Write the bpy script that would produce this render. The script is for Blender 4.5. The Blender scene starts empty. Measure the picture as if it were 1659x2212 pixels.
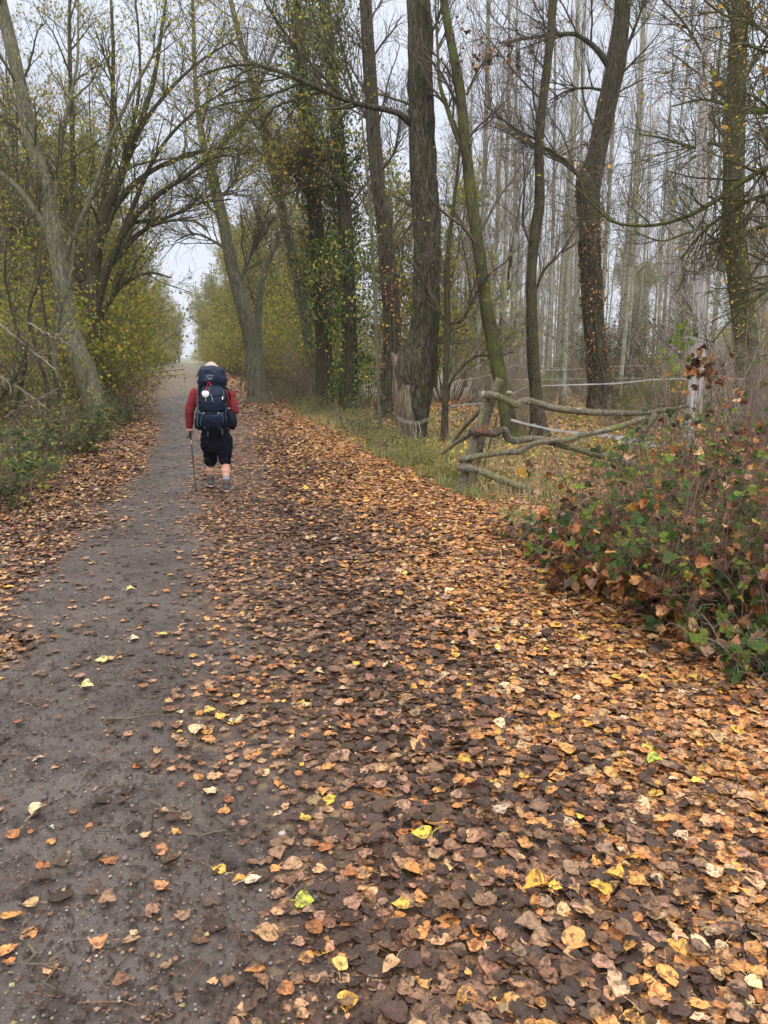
import bpy, math, random
import numpy as np
from mathutils import Vector
from mathutils.bvhtree import BVHTree

rng = np.random.default_rng(11)
random.seed(5)
scn = bpy.context.scene
COL = scn.collection

# ------------------------------------------------------------------ camera maths
CAM_H = 1.75
FPX = 1598.0
PITCH = math.atan((1106 - 768) / FPX)
cp, sp = math.cos(PITCH), math.sin(PITCH)


def ray(px, py):
    x = (px - 829.5) / FPX
    u = (1106 - py) / FPX
    return np.array([x, cp + u * sp, -sp + u * cp])


def G(px, py):                       # point of the flat ground seen at a place of the photo
    d = ray(px, py)
    return d * (CAM_H / -d[2]) + np.array([0, 0, CAM_H])


def A(px, py, Y):                    # point at forward distance Y
    d = ray(px, py)
    return d * (Y / d[1]) + np.array([0, 0, CAM_H])


def mpp(py, Y):                      # metres per photo unit there
    return Y / ray(829.5, py)[1] / FPX


def proj(p):
    v = np.asarray(p, float) - np.array([0, 0, CAM_H])
    f = v[1] * cp - v[2] * sp
    u = v[1] * sp + v[2] * cp
    return 829.5 + v[0] / f * FPX, 1106 - u / f * FPX, f


# ------------------------------------------------------------------ noise
def _h(ix, iy, iz, seed):
    n = (ix.astype(np.int64) * 374761393 + iy.astype(np.int64) * 668265263 + iz.astype(np.int64) * 2147483647 + seed * 974634777) & 0xffffffff
    n = ((n ^ (n >> 13)) * 1274126177) & 0xffffffff
    n = (n ^ (n >> 16)) & 0xffffffff
    n = (n * 2246822519) & 0xffffffff
    return ((n ^ (n >> 15)) & 0xffffff) / float(0xffffff)


def vn3(x, y, z, seed=0):
    x, y, z = np.broadcast_arrays(np.asarray(x, float), np.asarray(y, float), np.asarray(z, float))
    ix, iy, iz = np.floor(x), np.floor(y), np.floor(z)
    fx, fy, fz = x - ix, y - iy, z - iz
    fx, fy, fz = [f * f * (3 - 2 * f) for f in (fx, fy, fz)]
    r = 0
    for a in (0, 1):
        for b in (0, 1):
            for c in (0, 1):
                w = (fx if a else 1 - fx) * (fy if b else 1 - fy) * (fz if c else 1 - fz)
                r = r + w * _h(ix + a, iy + b, iz + c, seed)
    return r


def vn2(x, y, seed=0):
    return vn3(x, y, np.zeros_like(np.asarray(x, float)) + .37, seed)


# ------------------------------------------------------------------ layout of the track
ROWS = [  # photo row: left verge, leaves/gravel, gravel/thin leaves, thin/thick leaves, brown/orange, right verge
    (2300, -900, -700, 620, 950, 1500, 2600), (2100, -700, -450, 590, 880, 1420, 2350),
    (1700, -400, -250, 520, 780, 1230, 1930), (1500, -300, -110, 440, 700, 1120, 1740),
    (1400, -250, -20, 425, 650, 1020, 1570), (1300, -230, 70, 415, 625, 960, 1370),
    (1200, -160, 175, 418, 615, 900, 1190), (1100, -30, 252, 428, 600, 800, 1085),
    (1050, 60, 290, 428, 590, 750, 960), (1000, 150, 325, 428, 575, 700, 850),
    (950, 215, 340, 426, 545, 640, 755), (900, 250, 345, 428, 510, 580, 650),
    (850, 262, 342, 432, 470, 520, 580), (815, 278, 350, 437, 446, 462, 500),
    (795, 335, 366, 437, 440, 444, 455), (781, 392, 397, 432, 433, 434, 440)]
_pts = [[G(r[1], r[0])[1]] + [G(c, r[0])[0] for c in r[1:]] for r in ROWS]
_pts = np.array(_pts)
BY = _pts[:, 0]


def B(i, y):                         # boundary i (0..5) as a sideways position at forward distance y
    return np.interp(y, BY, _pts[:, 1 + i])


def gz(x, y):
    x = np.asarray(x, float); y = np.asarray(y, float)
    l = B(0, y); r = B(5, y)
    dl = np.clip((l - x) / 2.5, 0, 1); dr = np.clip((x - r) / 3.0, 0, 1)
    rise = .16 * dl * dl * (3 - 2 * dl) + .10 * dr * dr * (3 - 2 * dr)
    fade = np.clip((38 - y) / 24, 0, 1)
    z = (.035 * (vn2(x * .8, y * .8, 3) - .5) + .02 * (vn2(x * 3, y * 3, 4) - .5)) * fade
    return z + rise * (1 + .6 * (vn2(x * .5, y * .5, 9) - .5) * fade)


# ------------------------------------------------------------------ scene-graph helpers
def tag(o, label=None, cat=None, group=None, kind=None):
    if label: o['label'] = label
    if cat: o['category'] = cat
    if group: o['group'] = group
    if kind: o['kind'] = kind
    return o


def thing(name, label, cat, loc=(0, 0, 0), group=None, rotz=0.0):
    o = bpy.data.objects.new(name, None)
    o.empty_display_size = .3
    COL.objects.link(o)
    o.location = [float(v) for v in loc]
    o.rotation_euler = (0, 0, rotz)
    return tag(o, label, cat, group)


def rootloc(o):
    while o.parent is not None:
        o = o.parent
    return np.array(o.location)


class MB:
    def __init__(s):
        s.v = []; s.f = []; s.c = []; s.u = []; s.n = 0; s.t = []

    def add(s, v, quads, col=None, uv=None):
        v = np.asarray(v, float).reshape(-1, 3)
        s.v.append(v)
        q = np.asarray(quads)
        if q.size:
            (s.f if q.shape[-1] == 4 else s.t).append(q.reshape(-1, q.shape[-1]) + s.n)
        if col is None: col = np.ones((len(v), 3)) * .5
        col = np.broadcast_to(np.asarray(col, float), (len(v), 3))
        s.c.append(col)
        s.u.append(np.zeros((len(v), 2)) if uv is None else np.asarray(uv, float).reshape(-1, 2))
        s.n += len(v)
        return s

    def build(s, name, mat, parent=None, smooth=True, raw=False):
        me = bpy.data.meshes.new(name)
        v = np.concatenate(s.v)
        if parent is not None and not raw:
            v = v - rootloc(parent)
        f = np.concatenate(s.f) if s.f else np.zeros((0, 4), int)
        t = np.concatenate(s.t) if s.t else np.zeros((0, 3), int)
        me.vertices.add(len(v)); me.vertices.foreach_set('co', v.astype(np.float32).ravel())
        nl = f.size + t.size
        me.loops.add(nl)
        me.loops.foreach_set('vertex_index', np.concatenate([f.ravel(), t.ravel()]).astype(np.int32))
        me.polygons.add(len(f) + len(t))
        ls = np.concatenate([np.arange(len(f)) * 4, f.size + np.arange(len(t)) * 3]).astype(np.int32)
        me.polygons.foreach_set('loop_start', ls)
        me.polygons.foreach_set('use_smooth', np.full(len(ls), smooth))
        a = me.attributes.new('Col', 'FLOAT_COLOR', 'POINT')
        c = np.ones((len(v), 4), np.float32); c[:, :3] = np.concatenate(s.c)
        a.data.foreach_set('color', c.ravel())
        a = me.attributes.new('luv', 'FLOAT2', 'POINT')
        a.data.foreach_set('vector', np.concatenate(s.u).astype(np.float32).ravel())
        me.update(calc_edges=True)
        me.validate()
        if mat: me.materials.append(mat)
        o = bpy.data.objects.new(name, me)
        COL.objects.link(o)
        if parent is not None: o.parent = parent
        return o


def norm(a):
    return a / np.maximum(np.linalg.norm(a, axis=-1, keepdims=True), 1e-9)


def tubes(mb, P, R, S=3, col=None, cap=False):
    """N tubes of K points each, S-sided."""
    P = np.asarray(P, float); R = np.asarray(R, float)
    N, K, _ = P.shape
    if N == 0: return
    T = np.empty_like(P)
    T[:, 1:-1] = P[:, 2:] - P[:, :-2]; T[:, 0] = P[:, 1] - P[:, 0]; T[:, -1] = P[:, -1] - P[:, -2]
    T = norm(T)
    m = np.abs(norm(P[:, -1] - P[:, 0] + 1e-6))
    ax = np.argmin(m, axis=1)
    ref = np.eye(3)[ax][:, None, :]
    U = norm(np.cross(T, ref)); V = np.cross(T, U)
    th = np.arange(S) / S * 2 * np.pi
    v = P[:, :, None, :] + R[:, :, None, None] * (np.cos(th)[None, None, :, None] * U[:, :, None, :] + np.sin(th)[None, None, :, None] * V[:, :, None, :])
    idx = np.arange(N * K * S).reshape(N, K, S)
    a = idx[:, :-1, :]; b = idx[:, 1:, :]
    q = np.stack([a, np.roll(a, -1, 2), np.roll(b, -1, 2), b], -1)
    c = None
    if col is not None:
        c = np.broadcast_to(np.asarray(col, float).reshape(-1, 1, 1, 3) if np.ndim(col) > 1 else np.asarray(col, float), (N, K, S, 3)).reshape(-1, 3)
    n0 = mb.n
    mb.add(v, q.reshape(-1, 4), c)
    if cap:
        for k in range(N):
            for ring, p in ((idx[k, 0], P[k, 0]), (idx[k, -1], P[k, -1])):
                cc = mb.n
                mb.add([p], np.zeros((0, 4), int), None if col is None else col)
                ring = list(ring)
                if ring[0] != idx[k, 0][0]: pass
                else: ring = ring[::-1]
                mb.t.append(np.array([[n0 + ring[i], n0 + ring[(i + 1) % S], cc] for i in range(S)]))


def resample(pts, K):
    """Catmull-Rom through rows of any width, K samples by arc length of the first three columns."""
    p = np.asarray(pts, float)
    if len(p) == 2:
        t = np.linspace(0, 1, K)[:, None]
        return p[0] * (1 - t) + p[1] * t
    q = np.vstack([2 * p[0] - p[1], p, 2 * p[-1] - p[-2]])
    out = []
    for i in range(1, len(q) - 2):
        for t in np.linspace(0, 1, 12, endpoint=False):
            a, b, c, d = q[i - 1], q[i], q[i + 1], q[i + 2]
            out.append(.5 * ((2 * b) + (-a + c) * t + (2 * a - 5 * b + 4 * c - d) * t * t + (-a + 3 * b - 3 * c + d) * t ** 3))
    out.append(q[-2]); out = np.array(out)
    s = np.r_[0, np.cumsum(np.linalg.norm(np.diff(out[:, :3], axis=0), axis=1))]
    t = np.linspace(0, s[-1], K)
    return np.stack([np.interp(t, s, out[:, j]) for j in range(out.shape[1])], 1)


def trunk_mesh(mb, P, R, S=20, ridge=.06, seed=1, freq=5.0, vf=1.6, lump=.06, root=0.):
    """One bark-ridged tapering stem. P (K,3), R (K,)."""
    K = len(P)
    T = norm(np.gradient(P, axis=0))
    U = np.zeros_like(P); u = np.array([1., 0, 0])
    for k in range(K):
        u = u - T[k] * np.dot(u, T[k]); u = u / np.linalg.norm(u); U[k] = u
    V = np.cross(T, U)
    th = np.arange(S) / S * 2 * np.pi
    s = np.r_[0, np.cumsum(np.linalg.norm(np.diff(P, axis=0), axis=1))][:, None]
    cx, sx = np.cos(th)[None], np.sin(th)[None]
    n = vn3(cx * freq + 7 + 0 * s, sx * freq + 3 + 0 * s, s * vf, seed)
    n2 = vn3(cx * freq * 2 + 7 + .6 * s, sx * freq * 2 + 3, s * vf * 2.2, seed + 5)
    rd = (np.abs(2 * n - 1) * .65 + np.abs(2 * n2 - 1) * .35)
    big = vn3(cx * 1.1 + 5, sx * 1.1 + 5, s * .9, seed + 9) - .5
    rr = R[:, None] * (1 + ridge * (rd - .4) * 2 + lump * 2 * big)
    if root:
        lob = vn3(cx * 1.8 + 11 + 0 * s, sx * 1.8 + 11 + 0 * s, .3 + 0 * s, seed + 3)
        rr = rr * (1 + root * np.exp(-s / .28) * (.25 + 1.5 * np.clip(lob - .3, 0, 1)))
        kn = np.clip(vn3(cx * 1.4 + 2 + 0 * s, sx * 1.4 + 2 + 0 * s, s * 1.3, seed + 21) - .74, 0, 1); rr = rr * (1 + 1.1 * kn)
    v = P[:, None, :] + rr[..., None] * (cx[..., None] * U[:, None, :] + sx[..., None] * V[:, None, :])
    idx = np.arange(K * S).reshape(K, S)
    a, b = idx[:-1], idx[1:]
    q = np.stack([a, np.roll(a, -1, 1), np.roll(b, -1, 1), b], -1).reshape(-1, 4)
    n0 = mb.n
    mb.add(v, q)
    c0 = mb.n
    mb.add([P[0], P[-1]], np.zeros((0, 4), int))
    mb.t.append(np.array([[n0 + (i + 1) % S, n0 + i, c0] for i in range(S)]))
    mb.t.append(np.array([[n0 + idx[-1, i], n0 + idx[-1, (i + 1) % S], c0 + 1] for i in range(S)]))


def offspring(P, R, per, lmin, lmax, ang, up, K=5, rf=.55, tmin=.15, tmax=1., wob=.12, curve=0., rmin=.0028, bias=None, rcap=1.):
    """Children of N parent polylines: returns (N*per, K, 3), radii."""
    N, Kp, _ = P.shape
    if N == 0: return np.zeros((0, K, 3)), np.zeros((0, K))
    idx = np.repeat(np.arange(N), per)
    t = rng.uniform(tmin, tmax, len(idx)); tt = t * (Kp - 1)
    i = np.minimum(tt.astype(int), Kp - 2); f = (tt - i)[:, None]
    base = P[idx, i] * (1 - f) + P[idx, i + 1] * f
    dp = norm(P[idx, i + 1] - P[idx, i])
    r0 = R[idx, i] * (1 - f[:, 0]) + R[idx, i + 1] * f[:, 0]
    rv = norm(rng.normal(size=(len(idx), 3)))
    perp = norm(np.cross(dp, rv))
    a = np.abs(rng.normal(ang, .18, len(idx)))[:, None]
    d = dp * np.cos(a) + perp * np.sin(a)
    d[:, 2] += up
    if bias is not None: d = d + np.asarray(bias)
    d = norm(d)
    L = rng.uniform(lmin, lmax, len(idx)) * (1.1 - .45 * t)
    out = np.zeros((len(idx), K, 3)); out[:, 0] = base
    for k in range(1, K):
        out[:, k] = out[:, k - 1] + d * (L / (K - 1))[:, None]
        d = d + rng.normal(scale=wob, size=d.shape); d[:, 2] += curve
        d = norm(d)
    rr = np.minimum(r0 * rf, rcap)[:, None] * np.linspace(1, .35, K)[None]
    return out, np.maximum(rr, rmin)


# ------------------------------------------------------------------ leaves
WPROF = np.array([[0, .03], [.08, .28], [.2, .42], [.34, .46], [.5, .41], [.66, .29], [.82, .14], [.93, .05], [1, .0]])
WOVAL = np.array([[0, .03], [.1, .22], [.25, .34], [.45, .39], [.65, .35], [.8, .25], [.92, .11], [1, 0]])


def leaves(mb, pos, along, nrm, size, col, lod=1, cup=.12, bend=.25, crumple=.02, prof=WPROF, petiole=False):
    """Vectorised leaf blades. lod 0 near (9x5), 1 mid (5x3), 2 far (one kite)."""
    N = len(pos)
    if N == 0: return
    size = np.broadcast_to(np.asarray(size, float), (N,))
    al = norm(np.asarray(along, float)); nr = np.asarray(nrm, float)
    nr = norm(nr - al * np.sum(al * nr, -1, keepdims=True)); ac = np.cross(nr, al)
    nt, ns = ((10, 5), (5, 3), (3, 2))[lod]
    if lod == 2:
        tt = np.array([0, .38, 1.]); ww = np.array([.02, .44, .02]); s = np.array([-1., 1.])
    else:
        tt = np.linspace(0, 1, nt) if lod else np.array([0, .06, .16, .28, .42, .56, .7, .83, .93, 1])
        ww = np.interp(tt, prof[:, 0], prof[:, 1]); ww[-1] = .008; s = np.linspace(-1, 1, ns)
    W = np.broadcast_to(ww[None, :, None], (N, nt, ns)) * rng.uniform(.82, 1.15, (N, 1, 1))
    if lod == 0:     # torn and asymmetric outlines
        W = W * np.where(rng.random((N, 1, ns)) < .12, rng.uniform(.45, .85, (N, 1, ns)), 1) * (1 + rng.normal(0, .10, (N, 1, 1)) * s[None, None])
        W = W * np.where((rng.random((N, nt, ns)) < .05) & (np.abs(s)[None, None] > .9), rng.uniform(.3, .7, (N, nt, ns)), 1)
    if lod < 2:
        W = W * (1 + rng.uniform(-.13, .13, (N, nt, ns)) * (np.abs(s)[None, None] > .9))
    bd = rng.normal(0, bend, (N, 1, 1)); cu = rng.normal(cup, abs(cup) * 1.2 + .02, (N, 1, 1)); tw = rng.normal(0, .25, (N, 1, 1))
    T = np.broadcast_to(tt[None, :, None], (N, nt, ns)); Sx = np.broadcast_to(s[None, None], (N, nt, ns))
    if lod == 0:
        T = T + .07 * np.abs(Sx) * np.array([0, -.9, -.8, -.3, 0, 0, 0, 0, 0, 0])[None, :, None]
    z = bd * (T - .5) ** 2 * 1.2 + cu * Sx ** 2 * (W / .45) + tw * (T - .5) * Sx * W
    z = z + rng.normal(0, crumple, (N, nt, ns)) * (1 if lod < 2 else 0)
    v = pos[:, None, None] + size[:, None, None, None] * ((T - .5)[..., None] * al[:, None, None] + (Sx * W)[..., None] * ac[:, None, None] + z[..., None] * nr[:, None, None])
    idx = np.arange(N * nt * ns).reshape(N, nt, ns)
    q = np.stack([idx[:, :-1, :-1], idx[:, 1:, :-1], idx[:, 1:, 1:], idx[:, :-1, 1:]], -1).reshape(-1, 4)
    c = np.broadcast_to(np.asarray(col)[:, None, None, :], (N, nt, ns, 3)).reshape(-1, 3)
    uv = np.stack([T, Sx], -1).reshape(-1, 2)
    mb.add(v, q, c, uv)
    if petiole:
        k = rng.random(N) < .6
        b = pos[k] - .5 * size[k, None] * al[k] + bd[k, 0, 0][:, None] * .3 * size[k, None] * nr[k]
        d = norm(-al[k] + .5 * ac[k] * rng.normal(0, 1, (k.sum(), 1)) + .15 * nr[k])
        L = size[k, None] * rng.uniform(.4, .8, (k.sum(), 1))
        P = np.stack([b, b + d * L * .5 + np.array([0, 0, .003]), b + d * L + ac[k] * L * rng.normal(0, .15, (k.sum(), 1))], 1)
        tubes(mb, P, np.full(P.shape[:2], .0011), 3, np.asarray(col)[k] * .9 + .02)


def pick(pal, n, jit=.18):
    w = np.array([p[1] for p in pal], float); w /= w.sum()
    c = np.array([p[0] for p in pal], float)[rng.choice(len(pal), n, p=w)]
    return np.clip(c * rng.uniform(1 - jit, 1 + jit, (n, 1)) * rng.uniform(.92, 1.08, (n, 3)), .004, .9)


def hang_dirs(n, down=.5):
    a = rng.normal(size=(n, 3)); a[:, 2] -= down * 2; return norm(a), rng.normal(size=(n, 3))


def sprays_on(mb, P, per, size, pal, lod, frac, prof):
    N, K, _ = P.shape
    idx = np.repeat(np.arange(N), per); idx = idx[rng.random(len(idx)) < frac]; n = len(idx)
    if not n: return
    t = rng.uniform(.4, 1, n) * (K - 1); i = np.minimum(t.astype(int), K - 2); f = (t - i)[:, None]
    p = P[idx, i] * (1 - f) + P[idx, i + 1] * f
    d = norm(rng.normal(size=(n, 3)) + [0, -.4, .1]); nr = norm(rng.normal(0, .5, (n, 3)) + [0, -.45, .9]); d = norm(d - nr * np.sum(d * nr, -1, keepdims=True)); q = np.cross(nr, d)
    sz = rng.uniform(size * .65, size * 1.25, n); col = pick(pal, n)
    for a in (-1.15, 0, 1.15):
        al = norm(d * math.cos(a) + q * math.sin(a) - [0, 0, .15])
        leaves(mb, p + al * (sz * (.62 if a == 0 else .5))[:, None], al, nr + rng.normal(0, .2, (n, 3)), sz * (1.1 if a == 0 else .9), col * rng.uniform(.85, 1.12, (n, 1)), lod, prof=prof, bend=.2)


def leaves_on(mb, P, per, size, pal, lod=2, down=.4, jitter=.03, frac=1., prof=WPROF):
    N, K, _ = P.shape
    if N == 0: return
    idx = np.repeat(np.arange(N), per)
    if frac < 1: idx = idx[rng.random(len(idx)) < frac]
    t = rng.uniform(.25, 1, len(idx)) * (K - 1); i = np.minimum(t.astype(int), K - 2); f = (t - i)[:, None]
    p = P[idx, i] * (1 - f) + P[idx, i + 1] * f + rng.normal(0, jitter, (len(idx), 3))
    al, nr = hang_dirs(len(idx), down)
    leaves(mb, p, al, nr, rng.uniform(size * .65, size * 1.3, len(idx)), pick(pal, len(idx)), lod, prof=prof)


ORANGE = (.52, .235, .075); TAN = (.47, .27, .135); PINKB = (.27, .155, .095); MID = (.165, .085, .048)
DARK = (.052, .031, .023); RUST = (.34, .135, .045); YEL = (.62, .36, .065); PALE = (.60, .42, .24); LEMON = (.56, .40, .12)
GREENL = (.17, .25, .035); GREEN = (.07, .13, .028); DGREEN = (.028, .062, .018); OLIVE = (.27, .30, .045); OYEL = (.43, .39, .055)
KHAKI = (.25, .20, .09)

# ------------------------------------------------------------------ materials


def newmat(name):
    m = bpy.data.materials.new(name); m.use_nodes = True
    nt = m.node_tree; b = nt.nodes['Principled BSDF']
    return m, nt, b


def N_(nt, typ, **kw):
    n = nt.nodes.new(typ)
    for k, v in kw.items():
        if k in n.inputs: n.inputs[k].default_value = v
        else: setattr(n, k, v)
    return n


def mixc(nt, a, b, fac, mode='MIX'):
    m = nt.nodes.new('ShaderNodeMix'); m.data_type = 'RGBA'; m.blend_type = mode
    for s, v in ((0, fac), (6, a), (7, b)):
        if isinstance(v, (int, float)): m.inputs[s].default_value = v
        elif isinstance(v, tuple): m.inputs[s].default_value = (*v, 1)
        else: nt.links.new(v, m.inputs[s])
    return m.outputs[2]


def ramp(nt, src, stops):
    r = nt.nodes.new('ShaderNodeValToRGB')
    el = r.color_ramp.elements
    while len(el) < len(stops): el.new(.5)
    for e, (p, c) in zip(el, stops):
        e.position = p; e.color = (*c, 1) if isinstance(c, tuple) else (c, c, c, 1)
    nt.links.new(src, r.inputs[0])
    return r.outputs[0]


def noise(nt, scale, detail=4, rough=.6, vec=None, dist=0):
    n = N_(nt, 'ShaderNodeTexNoise'); n.inputs['Scale'].default_value = scale
    n.inputs['Detail'].default_value = detail; n.inputs['Roughness'].default_value = rough
    n.inputs['Distortion'].default_value = dist
    if vec is not None: nt.links.new(vec, n.inputs['Vector'])
    return n.outputs['Fac']


def objco(nt, sc=(1, 1, 1)):
    t = nt.nodes.new('ShaderNodeTexCoord'); m = nt.nodes.new('ShaderNodeMapping'); m.inputs['Scale'].default_value = sc
    nt.links.new(t.outputs['Object'], m.inputs['Vector']); return m.outputs[0]


def bump(nt, b, h, strength=.5, dist=.01):
    n = nt.nodes.new('ShaderNodeBump'); n.inputs['Strength'].default_value = strength; n.inputs['Distance'].default_value = dist
    nt.links.new(h, n.inputs['Height']); nt.links.new(n.outputs[0], b.inputs['Normal'])


def leaf_mat(name, trans=.0, rough=.5, spots=.5, scale=60):
    m, nt, b = newmat(name)
    at = N_(nt, 'ShaderNodeAttribute', attribute_name='Col')
    uv = N_(nt, 'ShaderNodeAttribute', attribute_name='luv')
    v = objco(nt)
    n1 = noise(nt, scale, 4, .65, v)
    c = mixc(nt, at.outputs['Color'], (.045, .027, .019), ramp(nt, n1, [(.47, 0.), (.60, spots)]))
    n2 = noise(nt, scale * 2.7, 2, .5, v)
    c = mixc(nt, c, ramp(nt, n2, [(.3, .62), (.7, 1.3)]), 1.0, 'MULTIPLY')
    # veins: midrib and slanted side veins in leaf coordinates
    sx = nt.nodes.new('ShaderNodeSeparateXYZ'); nt.links.new(uv.outputs['Vector'], sx.inputs[0])
    ab = N_(nt, 'ShaderNodeMath', operation='ABSOLUTE'); nt.links.new(sx.outputs[1], ab.inputs[0])
    mu = N_(nt, 'ShaderNodeMath', operation='MULTIPLY_ADD'); nt.links.new(ab.outputs[0], mu.inputs[0]); mu.inputs[1].default_value = -.30
    nt.links.new(sx.outputs[0], mu.inputs[2])
    fr = N_(nt, 'ShaderNodeMath', operation='PINGPONG'); nt.links.new(mu.outputs[0], fr.inputs[0]); fr.inputs[1].default_value = .07
    side = ramp(nt, fr.outputs[0], [(.0, 1.), (.018, 0.)])
    mid = ramp(nt, ab.outputs[0], [(.0, 1.), (.06, 0.)])
    ve = mixc(nt, side, mid, 1.0, 'LIGHTEN')
    vv = mixc(nt, (.0, .0, .0), ve, .35)
    c = mixc(nt, c, (.62, .47, .30), vv, 'SOFT_LIGHT')
    nt.links.new(c, b.inputs['Base Color'])
    b.inputs['Roughness'].default_value = rough
    b.inputs['Specular IOR Level'].default_value = .24
    hh = mixc(nt, n2, ve, .35)
    bump(nt, b, hh, .35, .004)
    if trans > 0:
        tr = nt.nodes.new('ShaderNodeBsdfTranslucent'); nt.links.new(c, tr.inputs[0])
        mx = nt.nodes.new('ShaderNodeMixShader'); mx.inputs[0].default_value = trans
        nt.links.new(b.outputs[0], mx.inputs[1]); nt.links.new(tr.outputs[0], mx.inputs[2])
        nt.links.new(mx.outputs[0], nt.nodes['Material Output'].inputs[0])
    return m


def bark_mat(name, c1, c2, moss=(.12, .13, .03), mossamt=.5, sc=9, vs=.22, bstr=.8, bd=.02):
    m, nt, b = newmat(name)
    v = objco(nt, (1, 1, vs))
    nr_ = noise(nt, sc * 1.5, 3, .55, v, .4)
    sb = N_(nt, 'ShaderNodeMath', operation='SUBTRACT'); nt.links.new(nr_, sb.inputs[0]); sb.inputs[1].default_value = .5
    ab = N_(nt, 'ShaderNodeMath', operation='ABSOLUTE'); nt.links.new(sb.outputs[0], ab.inputs[0])
    crack = ramp(nt, ab.outputs[0], [(.0, 0.), (.055, 1.)])
    n1 = noise(nt, sc * 2, 6, .7, v)
    col = mixc(nt, c1, c2, ramp(nt, n1, [(.3, 0.), (.72, 1.)]))
    nf = noise(nt, sc * 4.2, 2, .5, v, .8)
    s2 = N_(nt, 'ShaderNodeMath', operation='SUBTRACT'); nt.links.new(nf, s2.inputs[0]); s2.inputs[1].default_value = .5
    a2 = N_(nt, 'ShaderNodeMath', operation='ABSOLUTE'); nt.links.new(s2.outputs[0], a2.inputs[0])
    crack = mixc(nt, crack, ramp(nt, a2.outputs[0], [(.0, .35), (.05, 1.)]), 1.0, 'MULTIPLY')
    col = mixc(nt, tuple(x * .4 for x in c1), col, crack)
    v2 = objco(nt)
    n3 = noise(nt, 2.3, 5, .7, v2)
    col = mixc(nt, col, moss, ramp(nt, n3, [(.42, 0.), (.66, mossamt)]))
    n4 = noise(nt, 26, 3, .6, v2)
    col = mixc(nt, col, (.33, .34, .26), ramp(nt, n4, [(.62, 0.), (.72, .35)]))
    nt.links.new(col, b.inputs['Base Color'])
    b.inputs['Roughness'].default_value = .9; b.inputs['Specular IOR Level'].default_value = .15
    bump(nt, b, mixc(nt, crack, n1, .45), bstr, bd)
    return m


def flat_mat(name, c1, c2=None, rough=.8, sc=40, bs=.3, bd=.003, spec=.3, metal=0, vs=(1, 1, 1)):
    m, nt, b = newmat(name)
    v = objco(nt, vs); n = noise(nt, sc, 5, .65, v)
    c2 = c2 or tuple(x * .7 for x in c1)
    nt.links.new(mixc(nt, c1, c2, ramp(nt, n, [(.3, 0.), (.7, 1.)])), b.inputs['Base Color'])
    b.inputs['Roughness'].default_value = rough; b.inputs['Specular IOR Level'].default_value = spec
    b.inputs['Metallic'].default_value = metal
    if bs: bump(nt, b, n, bs, bd)
    return m


M = {}
M['litter'] = leaf_mat('litter_leaf', 0, .45, .78, 42)
M['foliage'] = leaf_mat('foliage_leaf', .5, .5, .25, 40)
M['ivy'] = leaf_mat('ivy_leaf', .12, .42, .15, 40)
M['bark_dark'] = bark_mat('bark_dark', (.05, .038, .028), (.115, .092, .068), (.075, .085, .022), .6)
M['bark_furrow'] = bark_mat('bark_furrowed', (.050, .042, .030), (.165, .142, .108), (.080, .092, .028), .6, 9, .2, 1.0, .04)
M['bark_moss'] = bark_mat('bark_mossy', (.055, .05, .03), (.12, .11, .065), (.115, .135, .022), .8)
M['bark_grey'] = bark_mat('bark_grey', (.13, .118, .088), (.25, .23, .18), (.115, .125, .045), .6, 8, .2, .7, .015)
M['bark_pale'] = bark_mat('bark_pale', (.24, .225, .18), (.40, .375, .31), (.20, .215, .10), .55, 4, .6, .3, .008)
M['dead_wood'] = bark_mat('dead_wood', (.42, .38, .36), (.70, .66, .64), (.30, .28, .20), .15, 14, .05, .5, .008)
M['split_wood'] = bark_mat('split_wood', (.16, .12, .085), (.34, .28, .21), (.12, .11, .05), .3, 16, .07, .9, .015)
M['log'] = bark_mat('log_bark', (.13, .11, .085), (.31, .28, .23), (.24, .24, .07), .5, 16, .6, .9, .012)
M['log_dark'] = bark_mat('log_bark_dark', (.07, .05, .045), (.17, .13, .115), (.12, .10, .05), .2, 16, .6, .9, .012)
M['twig'] = flat_mat('twig', (.06, .045, .034), (.13, .105, .075), .9, 12, 0)
M['twig_moss'] = flat_mat('twig_mossy', (.095, .09, .03), (.055, .042, .03), .9, 7, 0)
M['twig_pale'] = flat_mat('twig_pale', (.17, .135, .11), (.26, .225, .18), .9, 12, 0)
M['twig_grey'] = flat_mat('twig_grey', (.28, .24, .20), (.16, .12, .10), .9, 8, 0)
M['cane'] = flat_mat('bramble_cane', (.17, .115, .085), (.09, .055, .045), .8, 9, 0)
M['twig_red'] = flat_mat('twig_reddish', (.12, .06, .045), (.17, .11, .085), .8, 12, 0)


def grass_mat():
    m, nt, b = newmat('grass_blades')
    at = N_(nt, 'ShaderNodeAttribute', attribute_name='Col')
    nt.links.new(at.outputs['Color'], b.inputs['Base Color']); b.inputs['Roughness'].default_value = .6
    return m


M['grass'] = grass_mat()


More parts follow.
